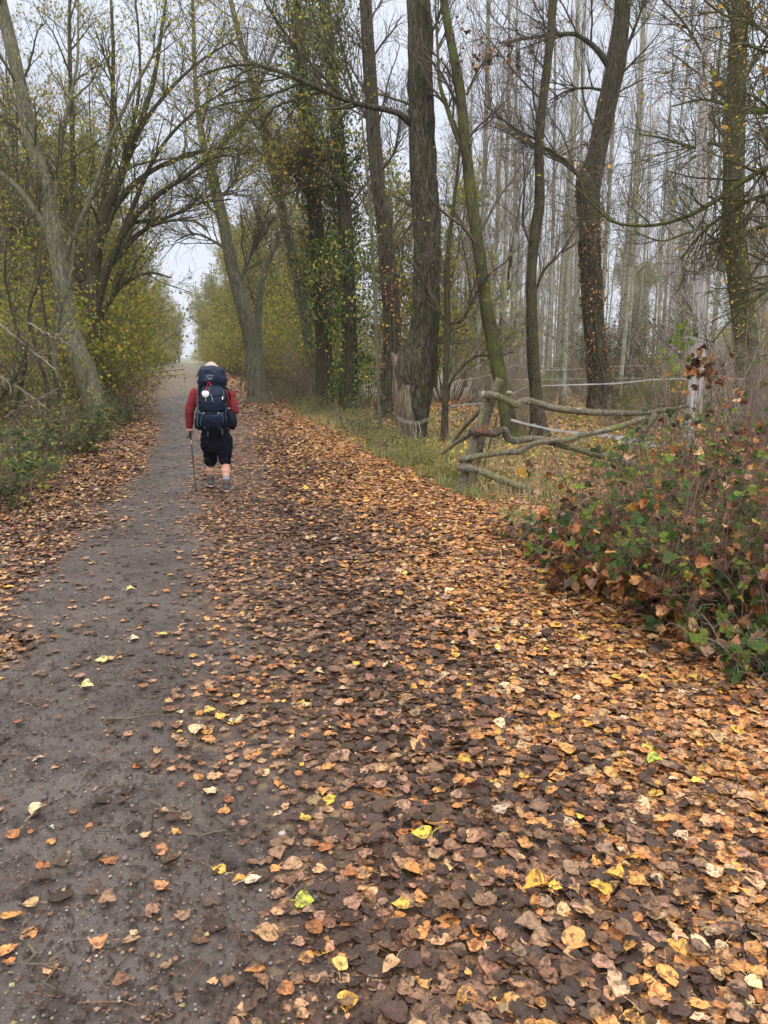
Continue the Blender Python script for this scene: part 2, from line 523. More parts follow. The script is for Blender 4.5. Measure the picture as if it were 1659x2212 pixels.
def ground_mat(name, gravel):
    """litter attribute in Col.r: 0 bare wet gravel, 1 leaf-covered; Col.g woodland floor."""
    m, nt, b = newmat(name)
    at = N_(nt, 'ShaderNodeAttribute', attribute_name='Col')
    sx = nt.nodes.new('ShaderNodeSeparateColor'); nt.links.new(at.outputs['Color'], sx.inputs[0])
    v = objco(nt)
    n1 = noise(nt, 1.3, 6, .65, v); n2 = noise(nt, 22, 6, .75, v); n3 = noise(nt, 140, 3, .7, v)
    g = mixc(nt, (.049, .037, .032), (.096, .078, .070), ramp(nt, n1, [(.35, 0.), (.65, 1.)]))
    n5 = noise(nt, 5, 5, .7, v, .6)
    g = mixc(nt, g, (.038, .027, .024), ramp(nt, n5, [(.50, 0.), (.62, .8)]))
    g = mixc(nt, g, (.040, .029, .025), ramp(nt, n2, [(.5, 0.), (.66, .5)]))
    vo = N_(nt, 'ShaderNodeTexVoronoi', feature='F1'); vo.inputs['Scale'].default_value = 75
    nt.links.new(v, vo.inputs['Vector'])
    peb = ramp(nt, vo.outputs['Distance'], [(.18, 1.), (.34, 0.)])
    sepc = nt.nodes.new('ShaderNodeSeparateColor'); nt.links.new(vo.outputs['Color'], sepc.inputs[0])
    pm = N_(nt, 'ShaderNodeMath', operation='GREATER_THAN'); nt.links.new(sepc.outputs[0], pm.inputs[0]); pm.inputs[1].default_value = .72
    pf = mixc(nt, (0., 0., 0.), peb, pm.outputs[0])
    g = mixc(nt, g, mixc(nt, (.13, .11, .10), (.30, .27, .25), sepc.outputs[1]), mixc(nt, (0., 0., 0.), pf, .7))
    g = mixc(nt, g, ramp(nt, n3, [(.3, .72), (.7, 1.28)]), 1.0, 'MULTIPLY')
    # leafy floor: a mosaic of leaf-sized cells, each its own brown
    vl = N_(nt, 'ShaderNodeTexVoronoi', feature='F1'); vl.inputs['Scale'].default_value = 17
    nt.links.new(mixc(nt, v, n2, .02), vl.inputs['Vector'])
    sl = nt.nodes.new('ShaderNodeSeparateColor'); nt.links.new(vl.outputs['Color'], sl.inputs[0])
    lc = ramp(nt, sl.outputs[0], [(0., (.045, .028, .022)), (.3, (.11, .062, .042)), (.55, (.21, .115, .068)), (.78, (.34, .18, .08)), (1., (.42, .27, .12))])
    lc = mixc(nt, lc, (.05, .03, .024), ramp(nt, vl.outputs['Distance'], [(.25, 0.), (.6, .8)]))
    brush = mixc(nt, (.085, .07, .04), (.17, .15, .075), ramp(nt, n2, [(.35, 0.), (.65, 1.)]))
    lf = mixc(nt, lc, brush, sx.outputs[1])
    c = mixc(nt, g, lf, sx.outputs[0])
    nt.links.new(c, b.inputs['Base Color'])
    nt.links.new(ramp(nt, n5, [(.35, .36), (.65, .62)]), b.inputs['Roughness'])
    b.inputs['Specular IOR Level'].default_value = .22
    h = mixc(nt, n2, n3, .3)
    h = mixc(nt, h, pf, .35, 'ADD')
    h = mixc(nt, h, n5, .4)
    bump(nt, b, h, .6, .012)
    return m


M['ground'] = ground_mat('wood_floor', 0)
M['path'] = ground_mat('track_surface', 1)

# ------------------------------------------------------------------ ground and track


def sheet(name, xs_of_y, ys, z_off, colf, mat, label):
    V = []; C = []
    n = None
    for y in ys:
        xs = xs_of_y(y); n = len(xs)
        yy = np.full(n, y)
        z = gz(xs, yy) + z_off * (1 + 2.5 * np.clip((y - 14) / 30, 0, 1))
        V.append(np.stack([xs, yy, z], 1)); C.append(colf(xs, yy))
    V = np.array(V); K = len(ys)
    idx = np.arange(K * n).reshape(K, n)
    q = np.stack([idx[:-1, :-1], idx[:-1, 1:], idx[1:, 1:], idx[1:, :-1]], -1)
    mb = MB(); mb.add(V, q.reshape(-1, 4), np.array(C).reshape(-1, 3))
    o = mb.build(name, mat)
    tag(o, label, None, None, 'structure')
    return o


def smooth(a, b, x):
    t = np.clip((x - a) / (b - a + 1e-9), 0, 1); return t * t * (3 - 2 * t)


def cover(x, y):
    """how much of the track is leaf-covered (0..1) at a place"""
    w = .12 + .03 * y
    n = (vn2(x * 2.2, y * 1.4, 21) - .5)
    b1, b2, b3, b4 = B(1, y), B(2, y), B(3, y), B(4, y)
    left = 1 - smooth(b1 - .35, b1 + .25, x + n * .7)
    thin = smooth(b2 - .4, b2 + .4, x + n * .8) * .47
    thick = smooth(b3 - .35, b3 + .35, x + n * .6)
    c = np.maximum(left, np.maximum(thin, thick))
    base = .02 + .085 * smooth(.45, .75, vn2(x * 1.1 + 3, y * .7, 23)) + .03 * smooth(3.5, 2, y)
    far = smooth(14, 26, y)
    c = np.maximum(c, base + far * .12)
    return np.clip(c, 0, 1)


def colf_path(x, y):
    c = cover(x, y)
    return np.stack([smooth(.1, .75, c), np.zeros_like(x), np.zeros_like(x)], -1)


def colf_ground(x, y):
    g = smooth(.3, .6, vn2(x * .7, y * .7, 31)) * .8
    far = smooth(60, 130, y)
    return np.stack([np.ones_like(x), np.maximum(g, far), np.zeros_like(x)], -1)


ys = np.r_[np.linspace(-6, 1, 8), np.linspace(1.2, 12, 110), np.geomspace(12.15, 120, 110)[1:], np.geomspace(122, 520, 26)]
xg = np.r_[-520, -330, -200, -120, -70, -45, np.linspace(-30, -8, 24), np.linspace(-7.6, 9, 90), np.linspace(9.4, 36, 40), 45, 60, 90, 140, 220, 340, 520]
sheet('ground', lambda y: xg, ys, -.012, colf_ground, M['ground'], 'leaf-strewn woodland floor on both sides of the track')
yp = np.r_[np.linspace(-2, 1.2, 6), np.linspace(1.3, 14, 150), np.geomspace(14.2, 230, 120)]


def path_xs(y):
    a, b = B(0, y), B(5, y)
    w = (vn2(np.array([y * .8]), np.array([1.]), 41)[0] - .5) * .3
    return np.linspace(max(a, -9) - .25 + w, min(b, 7.5) + .25 - w, 60)


sheet('path', path_xs, yp, -.004, colf_path, M['path'], 'dark wet gravel track partly covered by fallen leaves')

# ------------------------------------------------------------------ fallen leaves
lit = MB()


def litter_band(y0, y1, dens, size, lod, xa=None, xb=None, thickf=1.):
    """scatter on the track between two distances"""
    yy = np.linspace(y0, y1, 12)
    xl = min(B(0, yy)) - .5 if xa is None else xa; xr = max(B(5, yy)) + .6 if xb is None else xb
    # keep to what a camera near the photographer's can see
    xl = max(xl, -.62 * y1 - .8); xr = min(xr, .62 * y1 + .8)
    n = int(dens * (xr - xl) * (y1 - y0))
    x = rng.uniform(xl, xr, n); y = rng.uniform(y0, y1, n)
    ok = (x > B(0, y) - .5) & (x < B(5, y) + .5) & (np.abs(x) < .60 * y + .7)
    x, y = x[ok], y[ok]
    c = cover(x, y)
    # leaves thinned between the heaps, dark ground there standing in for shadow
    gap = smooth(.25, .42, vn2(x * 1.6, y * 1.3, 77) * .6 + vn2(x * 5, y * 4, 78) * .4)
    keep = rng.random(len(x)) < np.where(c > .6, c * (.25 + .75 * gap), c * .66)
    band = smooth(B(3, y) - .2, B(3, y) + .25, x) * (1 - smooth(B(4, y) - .5, B(4, y) + .2, x)) * (1 - smooth(8, 14, y))
    keep &= rng.random(len(x)) > band * .6
    x, y, c = x[keep], y[keep], c[keep]
    n = len(x)
    full = smooth(.5, .9, c)
    z = gz(x, y) + .004 + rng.random(n) ** 1.5 * (.010 + .022 * full * thickf)
    tilt = (.07 + .20 * full)[:, None]
    nr = norm(np.stack([rng.normal(0, 1, n), rng.normal(0, 1, n), np.zeros(n)], 1) * tilt + np.array([0, 0, 1.]))
    a = rng.uniform(0, 2 * np.pi, n)
    al = np.stack([np.cos(a), np.sin(a), np.zeros(n)], 1)
    b3, b4, b5, b1 = B(3, y), B(4, y), B(5, y), B(1, y)
    orange = smooth(b4 - .9, b4 + .7, x + (vn2(x, y, 55) - .5) * 1.2)
    farr = smooth(6, 12, y)
    orange = np.maximum(orange, farr * .45)
    pd = pick([(DARK, 6), (MID, 3.4), (PINKB, 2.8), (RUST, .5), (ORANGE, .35), (TAN, .9), (YEL, .12), (PALE, .25)], n, .3)
    po = pick([(DARK, 1.2), (MID, 2.6), (PINKB, 1.4), (RUST, 2.6), (ORANGE, 6.5), (TAN, 3.2), (YEL, .9), (PALE, .8), (LEMON, .06)], n, .25)
    pt = pick([(MID, 2.2), (PINKB, 3.2), (RUST, .9), (ORANGE, 1.8), (TAN, 1.6), (YEL, .22), (PALE, .35), (DARK, 1.6)], n)
    pl = pick([(DARK, 2.8), (MID, 3), (PINKB, 3), (RUST, 1), (ORANGE, 1.1), (TAN, 2.), (YEL, .15), (PALE, .45)], n)
    u = rng.random(n)
    col = np.where((u < orange)[:, None], po, pd)
    col = np.where((c < .5)[:, None], pt, col)
    col = np.where((x < b1 + .3)[:, None], pl, col)
    s = size * np.clip(rng.lognormal(0, .34, n), .4, 1.75) * np.where(c < .5, .88, 1)
    # trodden mush: smaller dark scraps in the muddy strip
    leaves(lit, np.stack([x, y, z + s * .06 * full], 1), al, nr, s, col, lod, cup=.04, bend=.2, crumple=.03, petiole=(lod == 0))


def matted(y0, y1, dens, size, lod):
    xr = .62 * y1 + .8
    n = int(dens * 2 * xr * (y1 - y0)); x = rng.uniform(-xr, xr, n); y = rng.uniform(y0, y1, n)
    ok = (x > B(0, y) - .3) & (x < B(5, y) + .3) & (np.abs(x) < .60 * y + .6); x, y = x[ok], y[ok]
    c = cover(x, y); k = rng.random(len(x)) < smooth(.35, .75, c) * .97 + .02; x, y, c = x[k], y[k], c[k]; n = len(x)
    a = rng.uniform(0, 6.28, n)
    col = pick([(DARK, 5), ((.085, .05, .032), 4), (MID, 3.5), (PINKB, 1.4), (RUST, .5), ((.028, .018, .014), 3)], n, .35)
    bank = smooth(B(4, y) - .9, B(4, y) + .6, x + (vn2(x, y, 55) - .5) * 1.2)
    col = np.where((rng.random(n) < bank)[:, None], pick([(ORANGE, 3), (RUST, 3), (TAN, 2), (MID, 3), (DARK, 1.5), (YEL, .3)], n, .3), col)
    leaves(lit, np.stack([x, y, gz(x, y) + .003 + rng.random(n) * .012], 1), np.stack([np.cos(a), np.sin(a), 0 * a], 1), norm(rng.normal(0, .13, (n, 3)) + [0, 0, 1]),
           size * np.clip(rng.lognormal(0, .3, n), .4, 1.7), col, lod, cup=.02, bend=.12, crumple=.018)


matted(1.35, 3.0, 1500, .050, 0); matted(3.0, 4.2, 1500, .050, 1); matted(4.2, 9, 1100, .055, 1); matted(9, 16, 500, .065, 2)
litter_band(1.35, 3.4, 1150, .047, 0)
litter_band(3.4, 5.6, 1050, .046, 0)
litter_band(5.6, 9, 950, .048, 1)
litter_band(9, 14, 700, .052, 1)
litter_band(14, 22, 520, .068, 2, thickf=.7)
litter_band(22, 38, 260, .085, 2, thickf=.7)
litter_band(38, 75, 90, .13, 2, thickf=.6)
tag(lit.build('leaf_litter', M['litter']), 'carpet of fallen brown and orange poplar leaves over the track', 'leaf litter', None, 'stuff')

# small scraps and mush: crumbled fragments
scr = MB()
n = 26000
y = 1.3 + (rng.random(n) ** 1.6) * 9; x = rng.uniform(-.6, .6, n) * y + rng.normal(0, .2, n)
ok = (x > B(0, y)) & (x < B(5, y)); x, y = x[ok], y[ok]; n = len(x)
a = rng.uniform(0, 6.28, n)
leaves(scr, np.stack([x, y, gz(x, y) + .004], 1), np.stack([np.cos(a), np.sin(a), 0 * a], 1),
       norm(rng.normal(0, .3, (n, 3)) + [0, 0, 1]), rng.uniform(.006, .022, n),
       pick([(DARK, 8), (MID, 3), (PINKB, 1), ((.03, .022, .02), 6), (KHAKI, .6)], n), 2)
# hair-thin twig scraps
n2 = 2600
y = 1.3 + (rng.random(n2) ** 1.5) * 8; x = rng.uniform(-.6, .6, n2) * y
L = rng.uniform(.02, .11, n2)[:, None]; a = rng.uniform(0, 6.28, n2); d = np.stack([np.cos(a), np.sin(a), 0 * a], 1)
p0 = np.stack([x, y, gz(x, y) + .006], 1); p1 = p0 + d * L * .5 + rng.normal(0, .006, (n2, 3)); p2 = p0 + d * L
for p in (p1, p2): p[:, 2] = gz(p[:, 0], p[:, 1]) + .005
P = np.stack([p0, p1, p2], 1)
tubes(scr, P, np.full((n2, 3), .0013) * rng.uniform(.7, 1.8, (n2, 1)), 4, pick([((.035, .024, .02), 3), (MID, 1)], n2))
tag(scr.build('leaf_scraps', M['litter']), 'trodden scraps of leaf and hair-thin twig pressed into the mud', 'debris', None, 'stuff')

# pebbles
peb = MB()
n = 5200
y = 1.3 + (rng.random(n) ** 1.7) * 7; x = rng.uniform(-.6, .6, n) * y
c = cover(x, y); ok = (rng.random(n) > c * 1.2) & (x > B(0, y)) & (vn2(x * 1.5, y * 1.5, 91) > .38)
x, y = x[ok], y[ok]; n = len(x)
r = rng.uniform(.002, .006, n) * np.where(rng.random(n) < .06, 2.2, 1)
th = np.arange(6) / 6 * 2 * np.pi; ph = np.array([-.9, -.2, .5, 1.2])
ct, st = np.cos(th), np.sin(th)
ring = np.stack([np.cos(ph)[:, None] * ct, np.cos(ph)[:, None] * st, np.broadcast_to(np.sin(ph)[:, None], (4, 6))], -1)
ring = ring[None] * rng.uniform(.75, 1.3, (n, 4, 6, 1)) * r[:, None, None, None] * np.array([1, 1, .65])
ring = ring * np.stack([rng.uniform(.8, 1.3, n), rng.uniform(.8, 1.3, n), np.ones(n)], 1)[:, None, None, :]
v = ring + np.stack([x, y, gz(x, y) + r * .25], 1)[:, None, None, :]
idx = np.arange(n * 24).reshape(n, 4, 6); a_, b_ = idx[:, :-1], idx[:, 1:]
q = np.stack([a_, np.roll(a_, -1, 2), np.roll(b_, -1, 2), b_], -1).reshape(-1, 4)
top = np.stack([idx[:, 3, 0], idx[:, 3, 1], idx[:, 3, 2], idx[:, 3, 3]], -1); top2 = np.stack([idx[:, 3, 3], idx[:, 3, 4], idx[:, 3, 5], idx[:, 3, 0]], -1)
pc = pick([((.14, .12, .11), 3), ((.22, .19, .17), 2), ((.09, .075, .07), 4), ((.36, .32, .28), .5)], n)
peb.add(v, np.vstack([q, top, top2]), np.repeat(pc, 24, 0))
tag(peb.build('gravel', M['grass']), 'small grey pebbles showing through the mud of the track', 'gravel', None, 'stuff')

# ------------------------------------------------------------------ single bright leaves one can point to
SINGLE = [  # photo x, y, size m, colour, heading deg, label
    (735, 2120 - 30, .058, LEMON, 80, 'pale yellow pointed leaf with a long upright stalk on the mud near the bottom edge'),
    (1152, 1948, .085, YEL, 200, 'largest bright yellow serrated leaf, half folded over brown ones'),
    (1195, 1567, .085, YEL, 250, 'lemon yellow upright leaf alone in the dark brown leaf heap'),
    (1416, 1666, .075, (.36, .42, .05), 10, 'green and yellow oval leaf among orange ones on the right'),
    (1322, 1922, .07, YEL, 160, 'yellow leaf with dark specks low on the right side'),
    (864, 1988, .06, YEL, 180, 'yellow oval leaf right of the bare gravel strip'),
    (660, 1962, .065, (.40, .42, .06), 0, 'greenish yellow toothed leaf beside a thin dark stick'),
    (712, 1733, .062, (.52, .36, .05), 30, 'round mustard yellow leaf at the edge of the leaf heap'),
    (1005, 1672, .075, YEL, 330, 'half tan half yellow leaf in the middle of the leaf heap'),
    (908, 1838, .08, (.58, .42, .06), 190, 'broad yellow leaf lying on black mulch'),
    (656, 1780, .05, YEL, 120, 'small folded golden leaf at the edge of the gravel strip'),
    (1083, 1780, .07, (.47, .34, .25), 270, 'round pinkish tan leaf lying flat on dark mulch'),
    (1325, 2148, .10, (.50, .33, .20), 95, 'big pale tan leaf standing up at the bottom edge'),
    (548, 1925 - 10, .06, (.62, .47, .32), 20, 'pale crinkled cream leaf on the gravel strip'),
    (516, 1915, .05, (.55, .27, .05), 200, 'orange pointed leaf left of the crinkled cream one'),
    (573, 2025, .09, (.36, .21, .10), 170, 'large mottled brown leaf at the bottom, on the gravel strip'),
    (343, 1927, .06, (.48, .22, .09), 140, 'orange leaf like a bird in flight on the bare gravel'),
    (345, 1850, .055, (.42, .19, .09), 150, 'orange brown pointed leaf alone on the left gravel'),
    (210, 2048, .06, (.47, .21, .09), 170, 'copper orange leaf with a thin stalk at the lower left'),
    (88, 1760, .07, (.58, .42, .26), 60, 'curled cream leaf at the left edge of the track'),
    (86, 1645, .055, (.50, .34, .24), 20, 'pinkish cream leaf farther up at the left edge'),
    (430, 1588, .085, (.58, .40, .22), 80, 'pale crumpled leaf on the wet wheel track'),
    (455, 1547, .06, (.50, .33, .08), 10, 'ochre leaf just above the crumpled pale one'),
    (285, 1277, .07, (.60, .55, .22), 20, 'light lemon leaf on the far gravel, farthest left'),
    (350, 1377, .06, (.50, .44, .12), 200, 'yellow green leaf on the gravel beyond the crumpled pale one'),
    (292, 1387, .055, (.62, .52, .32), 10, 'cream leaf left of a yellow green one on the gravel'),
    (218, 1433, .07, (.60, .55, .20), 195, 'pale lemon leaf at the left of the gravel'),
    (190, 1492, .065, (.62, .55, .22), 5, 'nearest pale lemon leaf on the left gravel'),
    (1075, 1575, .07, (.62, .46, .27), 210, 'cream leaf left of the lemon yellow upright one'),
    (1455, 2075, .07, (.52, .28, .06), 130, 'orange yellow leaf near the lower right corner'),
]
for px, py, sz, c, hd, lb in SINGLE:
    p = G(px, py); a = math.radians(hd)
    mb = MB()
    z = float(gz(p[0], p[1])) + (.05 if cover(np.array([p[0]]), np.array([p[1]]))[0] > .6 else .018)
    root = thing('fallen_leaf', lb, 'leaf', (p[0], p[1], z), 'bright fallen leaves that stand out on the track')
    leaves(mb, np.array([[p[0], p[1], z]]), np.array([[math.cos(a), math.sin(a), .05]]), norm(rng.normal(0, .14, (1, 3)) + [0, -.15, 1]), sz, np.array([c]), 0, cup=.14, bend=.35, crumple=.02)
    mb.build('leaf_blade', M['litter'], root)
    mb = MB()
    b = np.array([p[0], p[1], z]) - .48 * sz * np.array([math.cos(a), math.sin(a), 0])
    e = b - sz * .7 * np.array([math.cos(a + .4), math.sin(a + .4), -.12])
    tubes(mb, np.array([[b, (b + e) / 2 + [0, 0, .004], e]]), np.full((1, 3), .0012), 5, np.array(c))
    mb.build('leaf_stalk', M['litter'], root)

# sticks on the track
for px, py, L, a, r, lb in [(640, 1945, .22, 75, .004, 'thin dark stick leaning beside the greenish yellow leaf'),
                            (1390, 1800, .34, -62, .004, 'reddish brown twig curving over the leaf heap on the right'),
                            (460, 1815, .20, 12, .005, 'dark forked twig on the gravel in the lower left'),
                            (310, 1560, .35, 10, .006, 'long dark twig across the wheel track'),
                            (380, 1770, .28, -25, .005, 'brown twig lying slantwise on the gravel'),
                            (90, 2100, .2, -40, .006, 'short knobbly stick at the bottom left corner')]:
    p = G(px, py); a = math.radians(a); P = []
    for k in range(7):
        t = k / 6 - .5
        x = p[0] + math.cos(a) * L * t + .02 * math.sin(k * 2.1); y = p[1] + math.sin(a) * L * t + .02 * math.cos(k * 1.7)
        P.append((x, y, float(gz(x, y)) + .014 + .006 * math.sin(k)))
    mb = MB(); tubes(mb, np.array([P]), r * np.linspace(1, .5, 7)[None] * np.array([1, 1.1, .9, 1.15, .9, 1, .9]), 7)
    root = thing('stick', lb, 'stick', P[0], 'sticks lying on the track')
    mb.build('stem', M['twig'], root)
    mb = MB(); q = np.array(P[3]); d = np.array([math.cos(a + .7), math.sin(a + .7), .1]) * L * .3
    tubes(mb, np.array([[q, q + d * .5, q + d]]), np.array([[r * .6, r * .5, r * .3]]), 5); mb.build('side_twig', M['twig'], root)

# ------------------------------------------------------------------ trees by hand
HERO = []


def pts3(pl, Y, lean=0.0):
    """photo polyline (x, y, width) -> 3-D points with radius, at distance Y (lean: metres nearer per step)"""
    out = []
    for k, (x, y, w) in enumerate(pl):
        yy = Y + (lean * k if not callable(lean) else lean(k))
        p = A(x, y, yy); out.append([p[0], p[1], p[2], w * mpp(y, yy) / 2])
    return np.array(out)


def hero(name, label, Y, stem, limbs=(), bark='bark_dark', twig='twig', foliage=None, ridge=.06, rings=None, flare=1.25,
         sprout=(9, 6, 5), slen=(2.2, 1.1, .5), sprout_from=.3, up=.35, leafsz=.04, leafper=1, leaffrac=1., extra_top=4.0, S=22, ivy=None, group=None, cat='tree', down=.4, trunk_sprout=1.0, leaf_lod=2):
    q = pts3(stem, Y)
    gx, gy = q[0, 0], q[0, 1]; g = float(gz(gx, gy))
    if q[0, 2] > g - .1:
        q = np.vstack([[gx, gy, g - .15, q[0, 3] * flare], q])
    else:
        q[0, 2] = g - .15; q[0, 3] *= flare
    keep = np.r_[True, q[1:, 2] > g - .05]; q = q[keep]
    if extra_top:
        d = q[-1, :3] - q[-2, :3]; d /= np.linalg.norm(d)
        rr = q[-1, 3]
        for k in range(1, 4):
            d = norm(d + np.array([rng.normal(0, .1), rng.normal(0, .1), .12]))
            q = np.vstack([q, np.r_[q[-1, :3] + d * extra_top / 3, rr * (1 - .28 * k)]])
    ln = np.linalg.norm(np.diff(q[:, :3], axis=0), axis=1).sum()
    K = rings or int(max(30, ln / .09))
    q = resample(q, K)
    root = thing(name, label, cat, (gx, gy, g), group)
    mb = MB(); trunk_mesh(mb, q[:, :3], q[:, 3], S, ridge, seed=int(Y * 10) % 97, root=.75)
    L3 = [];
    for lb in limbs:
        lean = 0.
        if isinstance(lb, tuple): lb, lean = lb
        l3 = resample(pts3(lb, Y, lean), 26); L3.append(l3)
        trunk_mesh(mb, l3[:, :3], l3[:, 3], 9, ridge * .7, seed=len(L3), freq=3)
    mb.build('trunk', M[bark], root)
    # twigs
    tw = MB(); fol = MB()
    P0 = []; R0 = []
    j = np.linspace(int(K * sprout_from), K - 1, 26).astype(int)
    P0.append(q[j, :3]); R0.append(q[j, 3])
    a1, r1 = offspring(np.array(P0), np.array(R0), max(1, int(ln * sprout[0] / 6 * trunk_sprout)), slen[0] * .5, slen[0] * 1.3, 1.0, up, 8, .3, 0, 1, .12, .02, rcap=.035)
    if L3:
        PL = np.array([l[:, :3] for l in L3]); RL = np.array([l[:, 3] for l in L3])
        b1, br1 = offspring(PL, RL, sprout[0] * 2, slen[0] * .4, slen[0] * 1.0, .8, up, 8, .55, .12, 1, .11, .03, rcap=.03)
        a1 = np.concatenate([a1, b1]); r1 = np.concatenate([r1, br1])
    a2, r2 = offspring(a1, r1, sprout[1], slen[1] * .5, slen[1] * 1.2, .7, up * .6, 6, .55, .15, 1, .14, .02)
    a3, r3 = offspring(a2, r2, sprout[2], slen[2] * .5, slen[2] * 1.3, .7, up * .4, 4, .6, .1, 1, .16, .0)
    tubes(tw, a1, r1, 5); tubes(tw, a2, r2, 3); tubes(tw, a3, r3, 3)
    tw.build('crown', M[twig], root)
    if foliage:
        leaves_on(fol, a3, leafper, leafsz, foliage, leaf_lod, down, .02, leaffrac)
        if fol.n: fol.build('foliage', M['foliage'], root)
    if ivy:
        iv = MB(); nI, z0, z1, th, pal, szI = ivy
        hgt = q[:, 2]
        zz = rng.uniform(z0, z1, nI); k = np.clip(np.searchsorted(hgt, zz), 0, K - 1)
        a = rng.uniform(0, 2 * np.pi, nI)
        dens = vn3(np.cos(a) * 1.5 + 3, np.sin(a) * 1.5 + 3, zz * .9, 15)
        ok = dens > .41; k, a, zz, dens = k[ok], a[ok], zz[ok], dens[ok]
        o = np.stack([np.cos(a), np.sin(a), 0 * a], 1)
        p = q[k, :3].copy(); p[:, 2] = zz
        p += o * (q[k, 3] + th * rng.random(len(k)) ** .7 * (dens - .3) * 3)[:, None]
        leaves(iv, p, norm(rng.normal(0, .5, p.shape) + [0, 0, -1]), norm(o + rng.normal(0, .45, p.shape)), rng.uniform(szI * .6, szI * 1.3, len(k)), pick(pal, len(k)), 2)
        # climbing stems
        sp = []
        for _ in range(14):
            a0 = rng.uniform(0, 6.28); kk = np.linspace(2, K - 2, 16).astype(int)
            aa = a0 + np.cumsum(rng.normal(0, .18, 16)); o2 = np.stack([np.cos(aa), np.sin(aa), 0 * aa], 1)
            sp.append(q[kk, :3] + o2 * (q[kk, 3, None] * 1.04 + .01))
        ivs = MB(); tubes(ivs, np.array(sp), np.full((14, 16), .011), 5)
        io = iv.build('ivy', M['ivy'], root)
        ivs.build('ivy_stem', M['twig'], io)
    HERO.append((root, label))
    return root, q, (a1, a2, a3)


SPARSE = [(OYEL, 3), (OLIVE, 3), (YEL, .8), (RUST, .5)]
YG = [(OLIVE, 3), (OYEL, 4), (YEL, .5), ((.27, .33, .045), 3)]

# main cottonwood in the middle, swollen base with a broken stub
M1 = [(884, 975, 60), (887, 930, 60), (889, 900, 66), (890, 860, 82), (892, 815, 90), (897, 782, 88), (910, 742, 68), (917, 700, 60), (922, 640, 57),
      (922, 560, 57), (922, 500, 57), (918, 430, 56), (916, 380, 56), (912, 300, 54), (908, 200, 53), (906, 100, 52), (903, 0, 50), (900, -80, 48)]
limb1 = [(890, 268, 17), (862, 246, 13), (830, 236, 12), (790, 228, 11), (745, 215, 11), (700, 196, 10), (655, 176, 10), (610, 157, 9), (570, 145, 8), (520, 140, 6), (470, 150, 5), (425, 168, 3)]
limb2 = [(745, 215, 9), (705, 172, 7), (665, 130, 6), (610, 62, 5), (575, 10, 4), (560, -30, 3)]
limb3 = [(655, 176, 8), (605, 198, 6), (550, 214, 5), (480, 226, 4), (430, 250, 2)]
limb4 = [(700, 196, 7), (640, 215, 5), (590, 235, 4), (560, 280, 3)]
m1, q1, _ = hero('cottonwood_tree', 'thick straight tree with furrowed bark, swollen base, broken stub and mossy limb arching left', 15.2, M1,
                 [(limb1, -.12), (limb2, -.1), (limb3, -.1), (limb4, .1)], 'bark_furrow', 'twig_moss', SPARSE, ridge=.13, sprout=(7, 6, 5), slen=(1.9, .9, .4), leafper=1, leaffrac=.45, leafsz=.06, S=64, flare=1.1, trunk_sprout=.5, sprout_from=.12)
# the broken stub and the bare split wood down the left flank
Yb = 15.2
st = pts3([(878, 830, 52), (868, 802, 40), (858, 784, 26), (851, 771, 14), (846, 763, 5)], Yb, -.05)
mb = MB(); st = resample(st, 14); trunk_mesh(mb, st[:, :3], st[:, 3], 18, .2, 4); mb.build('broken_stub', M['split_wood'], m1)
mb = MB()
for k, (x0, x1, w) in enumerate([(853, 864, 15), (860, 871, 20), (869, 880, 20), (878, 889, 18)]):
    sp_ = resample(pts3([(x0 + 2 * k, 778 + k * 22, w * .35), (x0 + 2, 830, w), (x0 + 5, 875, w * 1.1), (x1, 930, w), (x1 + 3, 965, w * .6)], Yb - .10 - .075 * k), 26)
    trunk_mesh(mb, sp_[:, :3], sp_[:, 3] * 1.1, 10, .3, 8 + k)
mb.build('split_flank', M['split_wood'], m1)

hero('young_tree', 'thin dark knotty tree close to the right of the furrowed trunk', 14.6,
     [(960, 955, 16), (962, 850, 14), (965, 750, 14), (966, 650, 13), (966, 570, 11), (972, 500, 8), (985, 400, 7), (992, 330, 6), (1000, 260, 4)],
     [([(962, 850, 7), (990, 800, 6), (1030, 770, 5), (1070, 770, 4), (1110, 760, 3)], .03), ([(965, 700, 7), (1000, 690, 6), (1020, 650, 5), (1050, 600, 4), (1100, 560, 3)], -.05),
      ([(966, 700, 6), (930, 640, 6), (905, 590, 5), (880, 560, 3)], -.1)], 'bark_dark', 'twig', SPARSE, sprout=(7, 5, 4), slen=(1.2, .6, .3), leaffrac=.1, leafsz=.05, S=12, extra_top=1, sprout_from=.3)
r1, _, _ = hero('leaning_tree', 'green mossy leaning tree forking high up, behind the log gate', 14.6,
     [(1110, 975, 34), (1096, 900, 31), (1083, 830, 30), (1068, 760, 30), (1055, 690, 29), (1045, 620, 28), (1035, 550, 27), (1025, 480, 26), (1015, 400, 25), (1008, 330, 24), (1000, 260, 23), (992, 190, 22), (978, 110, 20), (962, 20, 18), (955, -50, 17)],
     [[(1010, 345, 14), (985, 290, 11), (965, 230, 10), (950, 180, 8), (945, 100, 6), (940, 0, 4)], [(1008, 205, 6), (1040, 140, 4), (1080, 120, 3), (1110, 160, 2)]],
     'bark_moss', 'twig', [(RUST, 2), (DARK, 1)], sprout=(6, 5, 4), slen=(1.6, .8, .4), leaffrac=.05, leafsz=.06, S=20, sprout_from=.3, ridge=.09)
mb = MB(); c0 = A(1050, 125, 14.4); n = 80; p = c0 + rng.normal(0, 1, (n, 3)) * [.38, .25, .16]; al, nr = hang_dirs(n, .6)
leaves(mb, p, al, nr, rng.uniform(.05, .10, n), pick([(RUST, 2), (MID, 3), (DARK, 3)], n), 1, cup=.3, bend=.6); mb.build('foliage', M['litter'], r1)
